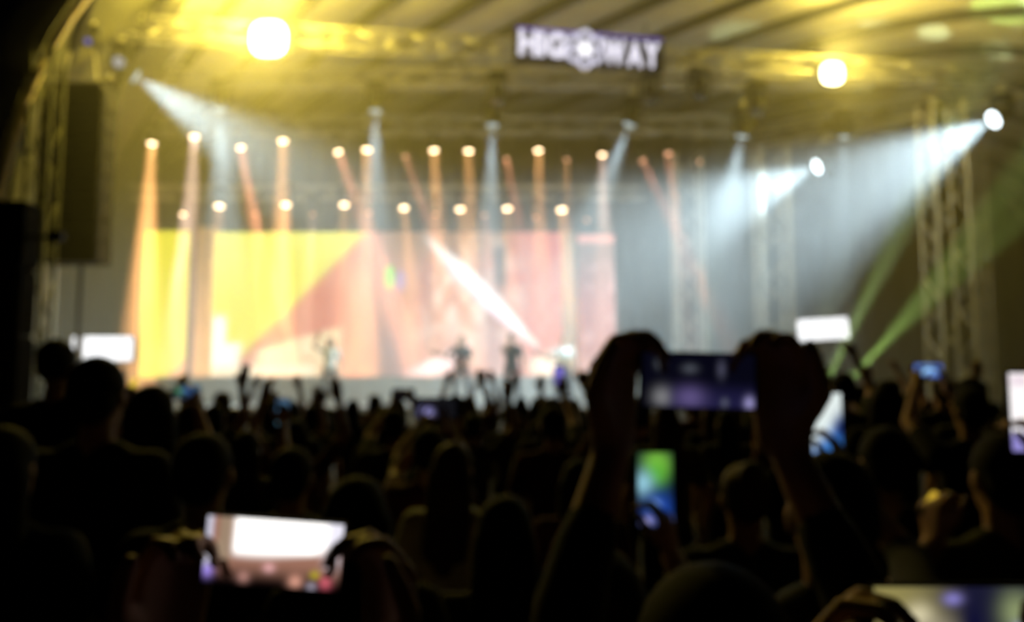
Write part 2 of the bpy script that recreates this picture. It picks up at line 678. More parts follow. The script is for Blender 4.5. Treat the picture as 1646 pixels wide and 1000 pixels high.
column(324, 366, 606, 25, COLTAN, 'tan cloth column between the two yellow screen sections')
column(916, 372, 600, 20, COLGREY, 'grey-brown column between the pink screen sections')

# ------------------------------------------------------------------ lit boards
def light_box(x0, x1, y0, y1, Y, label, strength, roll=0.0, yaw=0.0, base=0.0):
    a, b = P(x0, y1, Y), P(x1, y0, Y)
    w, h = b.x - a.x, b.z - a.z
    root = empty('light_box', ((a.x + b.x) / 2, Y, a.z))
    root.rotation_euler = (0, roll, yaw)
    tag(root, label, 'light box', 'white light boxes beside the stage')
    MB().box((0, 0.08, h / 2), (w + 0.06, 0.14, h + 0.06)).build('housing', BLACK, root)
    MB().box((0, -0.005, h / 2), (w, 0.02, h)).build('lit_face', emis('board_white', (0.95, 0.96, 1.0), strength, True), root)
    hp = a.z - base
    for sx in (-1, 1):
        MB().box((sx * w * 0.35, 0.1, -hp / 2), (0.05, 0.05, hp - 0.02)).build('post', BLACK, root)


light_box(133, 214, 541, 580, 20, 'bright white light box beside the yellow screen section', 1.9, base=STAGE_Z)
light_box(115, 126, 541, 582, 20, 'slim white light strip next to the larger white box', 1.0, base=STAGE_Z)
light_box(1284, 1364, 512, 546, 22, 'bright tilted white light box between lattice towers', 1.9, roll=math.radians(-3.5))

# ------------------------------------------------------------------ hanging sign
SIGN_W = emis('sign_white', (0.88, 0.85, 1.0), 1.25)
SIGN_G = emis('sign_lavender', (0.70, 0.68, 0.84), 1.2)
SIGN_V = emis('sign_violet', (0.16, 0.10, 0.55), 0.8)
sp = P(949, 79, 17.45)
sign = empty('hanging_sign', sp)
sign.rotation_euler = (0, math.radians(1.2), math.radians(8.2))
tag(sign, 'lit white block-letter sign with ring emblem hanging below the canopy', 'sign')
sw, sh = 3.42, 0.80
MB().box((0, 0.08, 0), (sw, 0.1, sh)).build('backing', mat('sign_dark', (0.03, 0.028, 0.05), 0.5), sign)
MB().box((0, 0.02, sh / 2 - 0.03), (sw - 0.06, 0.03, 0.05)).build('violet_strip', SIGN_V, sign)
for sx in (-1, 1):
    MB().tube((sx * 1.3, 0.1, sh / 2), (sx * 1.3, 0.1, sh / 2 + 0.35), 0.02).build('hanger', BLACK, sign)


def text_mesh(ch, size):
    cu = bpy.data.curves.new('letter', 'FONT')
    cu.body = ch
    cu.size = size
    cu.extrude = 0.02
    cu.offset = 0.05
    cu.align_x, cu.align_y = 'CENTER', 'CENTER'
    ob = bpy.data.objects.new('letter_tmp', cu)
    C.objects.link(ob)
    dg = bpy.context.evaluated_depsgraph_get()
    me = bpy.data.meshes.new_from_object(ob.evaluated_get(dg))
    bpy.data.objects.remove(ob)
    bpy.data.curves.remove(cu)
    xs = [v.co for v in me.vertices]
    cxm = (min(v.x for v in xs) + max(v.x for v in xs)) / 2
    cym = (min(v.y for v in xs) + max(v.y for v in xs)) / 2
    hh = max(v.y for v in xs) - min(v.y for v in xs)
    for v in me.vertices:
        v.co = Vector((v.co.x - cxm, v.co.y - cym, v.co.z))
    return me, max(v.co.x for v in me.vertices) * 2, hh


def put_letters(chars, xa, xb, zc, capH):
    ms = [text_mesh(c, 1.0) for c in chars]
    k = capH / max(m[2] for m in ms)
    tot = sum(m[1] for m in ms)
    gap = 0.035
    kx = ((xb - xa) - gap * (len(chars) - 1)) / tot
    x = xa
    for (me, w, h), ch in zip(ms, chars):
        me.materials.clear()
        me.materials.append(SIGN_W)
        for v in me.vertices:
            v.co = Vector((v.co.x * kx, -v.co.z * 1.0, v.co.y * k))
        o = link('letter', me, sign)
        o.location = (x + w * kx / 2, -0.0, zc)
        x += w * kx + gap


put_letters('HIG', -1.62, -0.56, 0.03, 0.58)
put_letters('WAY', 0.29, 1.60, -0.02, 0.58)
emb = empty('emblem', (0, 0, 0))
emb.parent = sign
emb.location = (-0.13, -0.02, -0.02)
for k in range(6):
    a = PI / 6 + k * PI / 3
    mb = MB()
    rr, wr = 0.145, 0.045
    vs, fs = [], []
    n = 20
    for i in range(n):
        t = 2 * PI * i / n
        for rad in (rr - wr, rr + wr):
            for y in (-0.02, 0.02):
                vs.append((0.27 * math.cos(a) + rad * math.cos(t), y, 0.27 * math.sin(a) + rad * math.sin(t)))
    for i in range(n):
        p, q = i * 4, ((i + 1) % n) * 4
        fs += [(p, q, q + 2, p + 2), (p + 1, p + 3, q + 3, q + 1), (p + 2, q + 2, q + 3, p + 3), (p, p + 1, q + 1, q)]
    mb._add(vs, fs).build('ring', SIGN_G, emb)
vs = []
for i in range(12):
    r = 0.21 if i % 2 == 0 else 0.12
    vs.append((r * math.cos(PI / 2 + i * PI / 6), -0.03, r * math.sin(PI / 2 + i * PI / 6)))
vs += [(v[0], 0.01, v[2]) for v in vs]
fs = [tuple(range(12)), tuple(range(23, 11, -1))] + [(i, 12 + i, 12 + (i + 1) % 12, (i + 1) % 12) for i in range(12)]
MB()._add(vs, fs).build('star', emis('sign_star', (0.97, 0.96, 1.0), 1.6), emb)


# ------------------------------------------------------------------ floodlights
def floodlight(p, size, watts, up_w, up, label, off=0.55):
    root = empty('floodlight', p)
    tag(root, label, 'floodlight', 'yellow floodlights')
    MB().box((0, 0.14, 0), (size * 1.04, 0.24, size * 1.04), bevel=0.05).build('housing', BLACK, root)
    out = []
    for i in range(32):
        t = 2 * PI * i / 32
        q = (abs(math.cos(t)) ** 3.2 + abs(math.sin(t)) ** 3.2) ** (-1 / 3.2) * size / 2
        out.append((q * math.cos(t), q * math.sin(t)))
    mbl = MB()._add([(x, -0.03, z) for x, z in out] + [(x, 0.03, z) for x, z in out], [tuple(range(32)), tuple(range(63, 31, -1))] + [(i, 32 + i, 32 + (i + 1) % 32, (i + 1) % 32) for i in range(32)])
    mbl.build('lens', emis('flood_lens', (1.0, 0.86, 0.45), 24.0), root)
    yk = empty('yoke')
    yk.parent = root
    for sx in (-1, 1):
        MB().box((sx * size * 0.56, 0.12, size * 0.2), (0.04, 0.06, size * 0.75)).build('yoke_arm', BLACK, yk)
    MB().box((0, 0.12, size * 0.58), (size * 1.16, 0.06, 0.04)).build('yoke_bar', BLACK, yk)
    l = bpy.data.lights.new('flood_lamp', 'POINT')
    l.energy, l.color, l.shadow_soft_size = watts, (1.0, 0.74, 0.09), 0.22
    o = bpy.data.objects.new('flood_lamp', l)
    C.objects.link(o)
    o.parent = root
    o.location = (0, -off, 0)
    spot('canopy_fill', root, (0, 0.1, size * 0.75), up, up_w, (1.0, 0.76, 0.14), 150, 1.0, 0.1)  # added fill spot, lights the canopy and spares the crowd


floodlight(FLA, 0.76, FLOOD_W[0], CANOPY_FILL[0], (0.35, 0.15, 0.9), 'large glaring yellow-white floodlight on the near end of the front truss')
floodlight(FLB, 0.50, FLOOD_W[1], CANOPY_FILL[1], (0.5, -0.1, 0.9), 'smaller glaring yellow floodlight on the far end of the front truss')

# ------------------------------------------------------------------ moving-head and wash lights
HEAD = MB().lathe([(0.05, 0.20), (0.11, 0.17), (0.13, 0.05), (0.12, -0.02), (0.15, -0.12), (0.16, -0.2), (0.13, -0.2)], 16).mesh('head', BLACK, True)
YOKE = MB().box((-0.19, 0, 0.10), (0.04, 0.1, 0.34)).box((0.19, 0, 0.10), (0.04, 0.1, 0.34)).box((0, 0, 0.27), (0.42, 0.12, 0.05)).mesh('yoke', BLACK)
BASE = MB().box((0, 0, 0.35), (0.34, 0.26, 0.1), bevel=0.02).mesh('base', BLACK)
CLAMP = MB().tube((0, 0, 0.40), (0, 0, 0.52), 0.03).box((0, 0, 0.52), (0.12, 0.08, 0.06)).mesh('clamp', ALU)


def lens_mesh(r, m):
    return MB().lathe([(r, -0.19), (r, -0.215), (r * 0.75, -0.235), (r * 0.3, -0.245)], 16).mesh('lens', m, True)


def beam_light(p, d, watts, col, angle, lens_r, lens_m, label, group, name='moving_head_light', scale=1.0, flip=False, radius=0.07, blend=0.4, disk=0.0):
    root = empty(name, p)
    root.scale = (scale,) * 3
    if flip:
        root.rotation_euler = (PI, 0, 0)
        d = Vector((d[0], -d[1], -d[2]))
    tag(root, label, 'stage light', group)
    d = Vector(d).normalized()
    R = look(d).to_matrix().to_4x4()
    link('head', HEAD, root, R)
    link('lens', lens_mesh(lens_r, lens_m), root, R)
    link('yoke', YOKE, root)
    link('base', BASE, root)
    link('clamp', CLAMP, root)
    if watts and disk:
        l = bpy.data.lights.new('beam_lamp', 'AREA')
        l.shape, l.size, l.spread = 'DISK', lens_r * 1.7, math.radians(angle)
        l.energy, l.color = watts * disk, col
        lo = bpy.data.objects.new('beam_lamp', l)
        C.objects.link(lo)
        lo.parent = root
        lo.matrix_local = Matrix.Translation(d * 0.26) @ look(d).to_matrix().to_4x4()
    elif watts:
        spot('beam_lamp', root, d * 0.27, d, watts, col, angle, blend, radius)
    return root


A_LENS = emis('amber_lens', (1.0, 0.70, 0.42), 12.0)
A_LENS2 = emis('amber_lens_dim', (1.0, 0.50, 0.28), 3.0)
W_LENS = emis('white_lens', (0.80, 0.93, 1.0), 7.0)
W_LENS2 = emis('white_lens_dim', (0.72, 0.88, 0.92), 0.8)
AMB = (1.0, 0.46, 0.15)
AMBP = (1.0, 0.36, 0.20)
WARMW = (1.0, 0.66, 0.50)
ORD = ['first', 'second', 'third', 'fourth', 'fifth', 'sixth', 'seventh', 'eighth', 'ninth', 'tenth', 'eleventh', 'twelfth', 'thirteenth', 'fourteenth', 'fifteenth', 'sixteenth']
# px, py, dx (sideways lean of the beam), strength, colour, lens radius
row1 = [(245, 229, 0.0, 1.3, AMB, .11), (313, 218, 0.0, 1.1, WARMW, .12), (385, 236, 0.22, .5, AMBP, .09), (455, 225, 0.01, 1.2, AMB, .12),
        (540, 243, 0.38, .6, AMBP, .10), (590, 239, 0.0, 1.2, AMB, .12), (648, 250, 0.35, .08, AMBP, .06), (697, 240, 0.06, 1.0, AMB, .11),
        (753, 241, 0.02, .9, AMB, .11), (812, 254, 0.2, .16, AMBP, .06), (865, 240, 0.02, .7, AMB, .10), (911, 255, 0.0, .04, AMB, .06),
        (968, 247, 0.0, .5, WARMW, .09), (1028, 257, 0.45, .07, AMBP, .08), (1073, 245, 0.1, .06, AMBP, .10), (1125, 258, 0.0, .0, WARMW, .06)]
for i, (x, y, dx, k, col, lr) in enumerate(row1):
    bright = k > 0.45
    beam_light(P(x, y - 9, 23.5 - 0.1), (dx, -0.03, -1), 40000 * k * AMBER_K, col, 13.0 if i == 0 else (10.5 if k > 0.45 else 8.0), lr, A_LENS if bright else A_LENS2,
               f'{ORD[i]} amber beam light of the upper row, counted from the line array', 'upper row of amber beam lights', disk=DISK_K)
row2 = [(295, 343, 0.0, .5, WARMW, .07), (353, 330, 0.02, 1.0, AMB, .12), (410, 342, 0.1, .2, AMBP, .05), (460, 328, 0.02, 1.1, AMB, .12),
        (503, 343, 0.0, .25, WARMW, .05), (553, 328, 0.06, .9, AMB, .11), (594, 340, 0.0, .25, AMBP, .05), (648, 333, 0.12, .9, AMB, .11),
        (699, 343, 0.1, .2, AMBP, .05), (739, 335, 0.06, .9, AMB, .11), (778, 344, 0.1, .2, AMBP, .05), (815, 334, 0.05, .9, AMB, .11),
        (860, 348, 0.1, .12, AMBP, .05), (902, 336, 0.06, 1.2, AMB, .12), (943, 352, 0.0, 0, WARMW, .05)]
for i, (x, y, dx, k, col, lr) in enumerate(row2):
    bright = k > 0.45
    beam_light(P(x, y - 9, 24.2 - 0.25), (dx, -0.12, -1), 12000 * k * AMBER_K, col, 15.0, lr, A_LENS if bright else A_LENS2,
               f'{ORD[i]} amber light of the lower row, counted from the yellow screen end', 'lower row of amber beam lights', disk=DISK_K)

BLU = (0.68, 0.90, 1.0)
# px, py, Y, target px, py, Y, watts, angle, lens radius, bright, label
wash = [(201, 112, 18.0, 360, 215, 19.0, 22000, 44, .13, False, 'pale blue wash light aimed across the stage above the hanging line array'),
        (352, 160, 20.4, 362, 420, 20.6, 26000, 26, .13, False, 'pale wash light hanging under the large yellow floodlight'),
        (604, 163, 20.4, 600, 420, 20.6, 18000, 24, .13, False, 'pale wash light hanging between the floodlight and the sign'),
        (792, 186, 20.4, 786, 430, 20.6, 20000, 20, .13, False, 'pale wash light hanging below the near end of the sign'),
        (1017, 186, 20.4, 960, 330, 20.6, 15000, 26, .13, False, 'pale wash light slanting in under the far end of the sign'),
        (1196, 204, 20.4, 1150, 420, 20.8, 10000, 36, .13, False, 'pale wash light hanging at the far end of the middle truss'),
        (1327, 262, 21.5, 1120, 350, 21.5, 34000, 50, .15, True, 'glaring white spot under the small yellow floodlight slanting across the haze'),
        (1612, 184, 19.0, 1320, 340, 19.4, 46000, 50, .16, True, 'glaring white spot at the outer end of the side truss'),
        (1357, 206, 22.0, 1352, 400, 22.0, 9000, 16, .11, False, 'faint wash light on the slanting side truss')]
for (x, y, Y, tx, ty, tY, w, ang, lr, br, lab) in wash:
    p = P(x, y, Y)
    beam_light(p, P(tx, ty, tY) - p, w * WASH_K, BLU, ang, lr, W_LENS if br else W_LENS2, lab, 'blue-white wash lights', name='wash_light', scale=1.25, blend=1.0)

G_LENS = emis('green_lens', (0.5, 1.0, 0.2), 1.0)
GRN = (0.50, 0.85, 0.18)
PALE = (0.66, 0.85, 0.50)
lasers = [(1338, 630, 21, 1646, 345, 17.5, 12000, GRN, 7.0, 'green beam light by the barrier shining the lowest slanting ray'),
          (1356, 630, 20.6, 1530, 415, 18.6, 13000, GRN, 8.0, 'green beam light shining the second slanting ray'),
          (1322, 630, 21.4, 1430, 400, 20.2, 11000, GRN, 9.0, 'green beam light shining the third slanting ray'),
          (1306, 630, 21.8, 1500, 300, 19.4, 9000, PALE, 6.0, 'green beam light shining the steepest slanting ray'),
          (1296, 620, 22.6, 1350, 330, 21.5, 8000, PALE, 5.0, 'pale green beam light behind the white light box shining steeply'),
          (1279, 620, 23, 1400, 310, 21.5, 10000, PALE, 5.0, 'pale green beam light behind the white light box leaning the middle way'),
          (1262, 620, 23.4, 1460, 310, 21.5, 10000, PALE, 5.0, 'pale green beam light behind the white light box leaning farthest out'),
          (1136, 600, 23, 1150, 440, 22.6, 3000, PALE, 10.0, 'pale green uplight glowing behind the tall raised phone')]
for li, (x, y, Y, tx, ty, tY, w, col, ang, lab) in enumerate(lasers):
    p = P(x, y, Y)
    beam_light(p, P(tx, ty, tY) - p, w, col, ang, .08, G_LENS, lab, 'green beam lights on the floor', flip=True, radius=0.05)
    st = empty('light_stand', (p.x, p.y, 0))
    tag(st, f'black floor stand holding the {ORD[li]} green beam light from the small tower', 'stand', 'floor light stands')
    zt = p.z - 0.56
    MB().tube((0, 0, 0.05), (0, 0, zt), 0.03).build('pole', BLACK, st)
    MB().box((0, 0, 0.03), (0.10, 0.4, 0.05)).build('foot_plate', BLACK, st)

# haze over the stage
haze = MB().box((1.0, 20.9, 5.65), (42, 14.8, 11.9)).build('stage_haze', None)
hm = bpy.data.materials.new('haze')
hm.use_nodes = True
nt = hm.node_tree
nt.nodes.clear()
o = nt.nodes.new('ShaderNodeOutputMaterial')
vs_ = nt.nodes.new('ShaderNodeVolumeScatter')
vs_.inputs['Color'].default_value = (0.96, 0.97, 1.0, 1)
vs_.inputs['Density'].default_value = HAZE
vs_.inputs['Anisotropy'].default_value = 0.0
nt.links.new(vs_.outputs[0], o.inputs['Volume'])
hm.cycles.volume_sampling = 'MULTIPLE_IMPORTANCE'
hm.cycles.homogeneous_volume = True
haze.data.materials.append(hm)
tag(haze, 'thin theatrical haze hanging over the whole stage', 'haze', kind='stuff')

# ------------------------------------------------------------------ loudspeakers, cables and small gear beside the stage
def line_array():
    top, bot, Y = P(129, 147, 15.0), P(129, 424, 15.0), 15.0
    w = 100 * Y / F
    n = 8
    h = (top.z - bot.z) / n
    root = empty('line_array', (top.x, Y, bot.z))
    tag(root, 'tall dark line array loudspeaker hanging beside the olive tower', 'loudspeaker')
    for k in range(n):
        z = (k + 0.5) * h
        cab = MB().box((0, 0.02 * (k - 4) ** 2 / 8, z), (w, 0.62, h - 0.012), bevel=0.02).build('cabinet', GRILLE, root)
        for sx in (-1, 1):
            MB().box((sx * (w / 2 + 0.012), -0.18, z), (0.022, 0.06, h * 0.8)).build('rigging_plate', BLACK, cab)
    fr = MB().box((0, 0, n * h + 0.05), (w * 0.9, 0.5, 0.09)).build('flying_frame', BLACK, root)
    for sx in (-1, 1):
        MB().tube((sx * w * 0.3, 0, n * h + 0.09), (sx * w * 0.2, 0, n * h + 0.8), 0.012).build('chain', ALU, root)


line_array()


def pa_stack():
    Y = 9.0
    a, b = P(55, 326, Y), P(-75, 326, Y)
    w = a.x - b.x
    root = empty('speaker_stack', ((a.x + b.x) / 2, Y, 0))
    tag(root, 'black loudspeaker stack standing at the picture edge behind the crowd', 'loudspeaker')
    zs = [0.0, 0.75, 1.5, 2.3, 3.05, a.z]
    for k in range(5):
        h = zs[k + 1] - zs[k]
        c = MB().box((0, 0, (zs[k] + zs[k + 1]) / 2), (w - 0.02 * (k % 2), 0.36, h - 0.015), bevel=0.03).build('cabinet', mat('stack_black', (0.006, 0.006, 0.006), 0.95), root)
        MB().box((0, -0.19, (zs[k] + zs[k + 1]) / 2), (w * 0.86, 0.02, h * 0.84)).build('grille', GRILLE, c)
    z = P(60, 383, Y).z
    arm = MB().tube((w / 2, -0.1, z), (w / 2 + 0.30, -0.1, z), 0.025).build('side_arm', BLACK, root)
    MB().box((w / 2 + 0.33, -0.1, z), (0.16, 0.12, 0.11), bevel=0.02).build('clamp_head', BLACK, arm)


pa_stack()

for px, py0, py1, lab in ((90, 424, 566, 'thin pale pole under the outer edge of the line array'), (131, 424, 566, 'dark pole under the middle of the line array')):
    p0, p1 = P(px, py0 - 3, 15.3), P(px, py1, 15.3)
    root = empty('support_pole', (p0.x, 15.3, 0))
    tag(root, lab, 'pole')
    MB().tube((0, 0, 0.05), (0, 0, p0.z - 0.02), 0.04).build('shaft', ALU if px < 100 else BLACK, root)
    MB().box((0, 0, 0.03), (0.45, 0.45, 0.05)).build('foot_plate', BLACK, root)

cab = MB().path([P(246, -8, 16.6), P(238, 30, 16.6), P(224, 75, 16.7), P(206, 104, 16.8), P(192, 150, 16.8), P(180, 200, 16.6), P(170, 260, 16.4), P(163, 340, 16.2)], 0.075, 8).build('power_cable', BLACK, None, True)
tag(cab, 'thick black cable bundle drooping beside the line array', 'cable')
for (x, y, lab) in ((193, 98, 'small pale spotlight clipped high on the cable beside the line array'), (171, 160, 'small pale spotlight beside the top corner of the line array')):
    p = P(x, y, 16.6)
    beam_light(p, (0.3, -0.9, -0.5), 0, BLU, 10, .12, emis('pale_lens', (0.62, 0.62, 0.66), 0.55), lab, 'small spotlights by the line array', name='spotlight')
p = P(147, 68, 15.5)
beam_light(p, (0.1, -1, -0.3), 0, BLU, 10, .08, emis('violet_lens', (0.20, 0.18, 0.62), 0.7), 'tiny violet-lit spotlight high above the line array', None, name='spotlight', scale=0.8)

# dark chain hoists and spare lamps hanging from the trusses
for (x, y, Y, lab) in ((800, 150, 19.6, 'dark unlit stage lamp hanging below the near end of the sign'),
                       (1124, 140, 19.0, 'dark unlit stage lamp hanging in the gap beyond the sign'),
                       (1045, 150, 19.6, 'dark unlit stage lamp hanging right below the far end of the sign'),
                       (1216, 165, 19.6, 'dark unlit stage lamp above the last wash light of the middle truss')):
    beam_light(P(x, y, Y), (0, -0.5, -1), 0, BLU, 10, .13, mat('dead_lens', (0.02, 0.02, 0.025), 0.15), lab, 'unlit stage lamps', name='unlit_stage_lamp', scale=1.3)

# ------------------------------------------------------------------ people
def ik(sh, tg, l1, l2, hint):
    sh, tg, hint = Vector(sh), Vector(tg), Vector(hint)
    d = tg - sh
    L = min(d.length, (l1 + l2) * 0.995)
    d.normalize()
    tg = sh + d * L
    a = (l1 * l1 - l2 * l2 + L * L) / (2 * L)
    h = math.sqrt(max(0, l1 * l1 - a * a))
    n = hint - d * hint.dot(d)
    n.normalize()
    return sh + d * a + n * h, tg


def hand(mb, wrist, d, n, side, curl=0.5, k=1.0, thumb_out=0.6, point=False):
    """palm, four unequal bent fingers and a thumb; d towards the fingers, n out of the palm, side -1 left or 1 right"""
    d = Vector(d).normalized()
    n = Vector(n)
    n = (n - d * n.dot(d)).normalized()
    t = d.cross(n) * side          # towards the thumb
    W = Vector(wrist)
    fl = [(0.033, 0.040, 0.026, 0.020), (0.011, 0.045, 0.029, 0.021), (-0.011, 0.041, 0.027, 0.020), (-0.032, 0.032, 0.021, 0.018)]
    for i, (off, a, b, c) in enumerate(fl):
        base = W + (t * off * 0.55) * k
        kn = W + (d * (0.092 - abs(off) * 0.18) + t * off) * k
        mb.capsule(base, 0.017 * k, kn, 0.0125 * k, 8)
        cu = (0.15 if (point and i == 0) else curl) * (1 + 0.08 * i)
        ang = 0.0
        p, r = kn, 0.0105
        for seg, f in ((a, 0.75), (b, 1.0), (c, 0.7)):
            ang += cu * f
            q = p + (d * math.cos(ang) + n * math.sin(ang)) * seg * k
            mb.capsule(p, r * k, q, (r - 0.0012) * k, 8)
            p, r = q, r - 0.0012
    b0 = W + (d * 0.022 + t * 0.022) * k
    b1 = b0 + (d * 0.032 + t * 0.034 * (0.5 + thumb_out) + n * 0.014) * k
    b2 = b1 + (d * 0.030 + t * 0.008 * thumb_out + n * 0.016) * k
    b3 = b2 + (d * 0.022 + n * 0.012) * k
    mb.capsule(b0, 0.017 * k, b1, 0.013 * k, 8)
    mb.capsule(b1, 0.0125 * k, b2, 0.011 * k, 8)
    mb.capsule(b2, 0.011 * k, b3, 0.0095 * k, 8)


def remesh(mb, name, m, voxel, dec=1.0, smooth=3):
    me = mb.mesh(name + '_src')
    o = bpy.data.objects.new(name + '_src', me)
    C.objects.link(o)
    r = o.modifiers.new('r', 'REMESH')
    r.mode = 'VOXEL'
    r.voxel_size = voxel
    r.use_smooth_shade = True
    if smooth:
        s_ = o.modifiers.new('s', 'SMOOTH')
        s_.iterations = smooth
        s_.factor = 0.5
    if dec < 1:
        q = o.modifiers.new('d', 'DECIMATE')
        q.ratio = dec
    dg = bpy.context.evaluated_depsgraph_get()
    out = bpy.data.meshes.new_from_object(o.evaluated_get(dg))
    out.name = name
    out.materials.clear()
    if m:
        out.materials.append(m)
    bpy.data.objects.remove(o)
    bpy.data.meshes.remove(me)
    return out


SKINS = [mat('skin_fair', (0.45, 0.27, 0.19), 0.55, noise=0.08, scale=14), mat('skin_tan', (0.33, 0.18, 0.115), 0.55, noise=0.08, scale=14)]
HAIRS = [mat('hair_black', (0.006, 0.005, 0.0045), 0.85, noise=0.3, scale=40, bump=0.3), mat('hair_brown', (0.06, 0.032, 0.016), 0.7, noise=0.3, scale=40, bump=0.3)]
TOPS = [mat('cloth_black', (0.006, 0.006, 0.007), 0.9, noise=0.2, scale=30), mat('cloth_charcoal', (0.03, 0.03, 0.032), 0.9, noise=0.2, scale=30),
        mat('cloth_maroon', (0.06, 0.012, 0.014), 0.9, noise=0.2, scale=30), mat('cloth_navy', (0.012, 0.015, 0.035), 0.9, noise=0.2, scale=30),
        mat('cloth_white', (0.62, 0.62, 0.62), 0.9, noise=0.08, scale=20), mat('cloth_olive', (0.05, 0.05, 0.02), 0.9, noise=0.2, scale=30)]
SHOE = mat('shoe_black', (0.015, 0.015, 0.015), 0.8, noise=0.2, scale=20)
JEANS = mat('cloth_denim', (0.018, 0.022, 0.035), 0.9, noise=0.25, scale=40)


def person_meshes(H=1.75, arms=(None, None), hair='short', lean=0.0, voxel=0.014, dec=0.5, sleeve=0.6, stance=0.0, hk=None):
    """meshes of one figure facing +Y with its feet at the origin. arms: per side None (hanging) or
    (wrist, finger direction, palm normal, curl[, elbow hint])"""
    s = H / 1.75
    V = lambda x, y, z: Vector((x, y + lean * max(0, z - 0.95), z)) * s
    body, top, leg, hr = MB(), MB(), MB(), MB()
    shoes = {}

    def ball(mb, c, r, e=0.0):
        mb.ball(V(*c), tuple((q + e) * s for q in r), 16, 12)
    for mb, e in ((body, 0.0), (top, 0.016)):
        ball(mb, (0, 0, 0.97), (0.150, 0.108, 0.13), e)
        ball(mb, (0, 0, 1.12), (0.138, 0.096, 0.17), e)
        ball(mb, (0, 0, 1.28), (0.165, 0.108, 0.16), e)
        mb.capsule(V(-0.155, 0, 1.40), (0.055 + e) * s, V(0.155, 0, 1.40), (0.055 + e) * s)
        mb.capsule(V(-0.06, 0, 1.44), (0.05 + e * 0.7) * s, V(0.06, 0, 1.44), (0.05 + e * 0.7) * s)
    body.capsule(V(0, -0.005, 1.42), 0.058 * s, V(0, 0.012, 1.57), 0.054 * s)
    # head
    ball(body, (0, 0.0, 1.648), (0.075, 0.094, 0.100))
    ball(body, (0, 0.032, 1.585), (0.058, 0.064, 0.066))
    ball(body, (0, 0.075, 1.540), (0.026, 0.022, 0.020))
    body.capsule(V(0, 0.090, 1.652), 0.010 * s, V(0, 0.112, 1.612), 0.013 * s)
    body.capsule(V(-0.035, 0.082, 1.668), 0.012 * s, V(0.035, 0.082, 1.668), 0.012 * s)
    body.capsule(V(-0.018, 0.090, 1.575), 0.009 * s, V(0.018, 0.090, 1.575), 0.009 * s)
    for sx in (-1, 1):
        ball(body, (sx * 0.079, -0.004, 1.625), (0.013, 0.026, 0.034))
        h, k_, a = V(sx * 0.088, 0, 0.93), V(sx * (0.098 + stance), 0.015, 0.50), V(sx * (0.10 + stance * 1.6), -0.012, 0.085)
        for mb, e in ((body, 0.0), (leg, 0.014)):
            mb.capsule(h, (0.082 + e) * s, k_, (0.056 + e) * s)
            mb.capsule(k_, (0.056 + e) * s, a, (0.040 + e * 1.3) * s)
        f0 = a + Vector((0, -0.03, -0.045)) * s
        body.capsule(f0, 0.040 * s, f0 + Vector((sx * 0.012, 0.165, -0.005)) * s, 0.032 * s)
        sb_ = MB()
        sb_.capsule(f0 + Vector((0, 0, 0.004)) * s, 0.047 * s, f0 + Vector((sx * 0.012, 0.17, -0.001)) * s, 0.039 * s)
        sb_.capsule(f0 + Vector((0, 0, 0.01)) * s, 0.046 * s, f0 + Vector((0, 0.02, 0.05)) * s, 0.047 * s)
        shoes['shoe_%d' % sx] = remesh(sb_, 'shoe', None, 0.014, 0.7)
        spec = arms[0 if sx < 0 else 1]
        sh = V(sx * 0.180, 0, 1.405)
        if spec is None:
            wr, fd_, fn_, cu, hint = V(sx * 0.27, 0.06, 0.88), Vector((0, 0.1, -1)), Vector((-sx, 0, 0)), 0.45, Vector((sx, -1, 0))
        else:
            wr, fd_, fn_, cu = Vector(spec[0]), spec[1], spec[2], spec[3]
            hint = spec[4] if len(spec) > 4 else Vector((sx, 0.2, -1))
        el, wr = ik(sh, wr, 0.295 * s, 0.26 * s, hint)
        body.capsule(sh, 0.052 * s, el, 0.040 * s)
        body.capsule(el, 0.041 * s, wr, 0.027 * s)
        hand(body, wr, fd_, fn_, sx, cu, hk or s)
        if sleeve > 0:
            e1 = sh + (el - sh) * min(1, sleeve)
            top.capsule(sh, 0.068 * s, e1, (0.066 - 0.012 * sleeve) * s)
            if sleeve > 1:
                top.capsule(el, 0.052 * s, el + (wr - el) * (sleeve - 1), 0.042 * s)
    ball(leg, (0, 0, 0.95), (0.150, 0.108, 0.12), 0.010)
    # hair
    ball(hr, (0, -0.014, 1.664), (0.087, 0.098, 0.099))
    if hair == 'short':
        ball(hr, (0, -0.045, 1.625), (0.080, 0.070, 0.085))
    elif hair == 'long':
        hr.capsule(V(-0.045, -0.045, 1.62), 0.055 * s, V(-0.06, -0.075, 1.30), 0.052 * s)
        hr.capsule(V(0.045, -0.045, 1.62), 0.055 * s, V(0.06, -0.075, 1.30), 0.052 * s)
        hr.capsule(V(0.0, -0.055, 1.62), 0.062 * s, V(0.0, -0.095, 1.26), 0.056 * s)
    elif hair == 'bun':
        ball(hr, (0, -0.045, 1.63), (0.078, 0.066, 0.08))
        ball(hr, (0, -0.095, 1.735), (0.045, 0.045, 0.042))
    elif hair == 'bob':
        for sx in (-1, 1):
            hr.capsule(V(sx * 0.05, -0.03, 1.63), 0.055 * s, V(sx * 0.07, -0.03, 1.49), 0.045 * s)
        hr.capsule(V(0, -0.05, 1.63), 0.06 * s, V(0, -0.07, 1.47), 0.05 * s)
    elif hair == 'beanie':
        ball(hr, (0, -0.01, 1.69), (0.094, 0.108, 0.11))
    return {'body': remesh(body, 'body', None, voxel, dec), 'shirt': remesh(top, 'shirt', None, 0.018, 0.6),
            'trousers': remesh(leg, 'trousers', None, 0.02, 0.5), 'hair': remesh(hr, 'hair', None, 0.012, 0.6), **shoes}


STAND = []


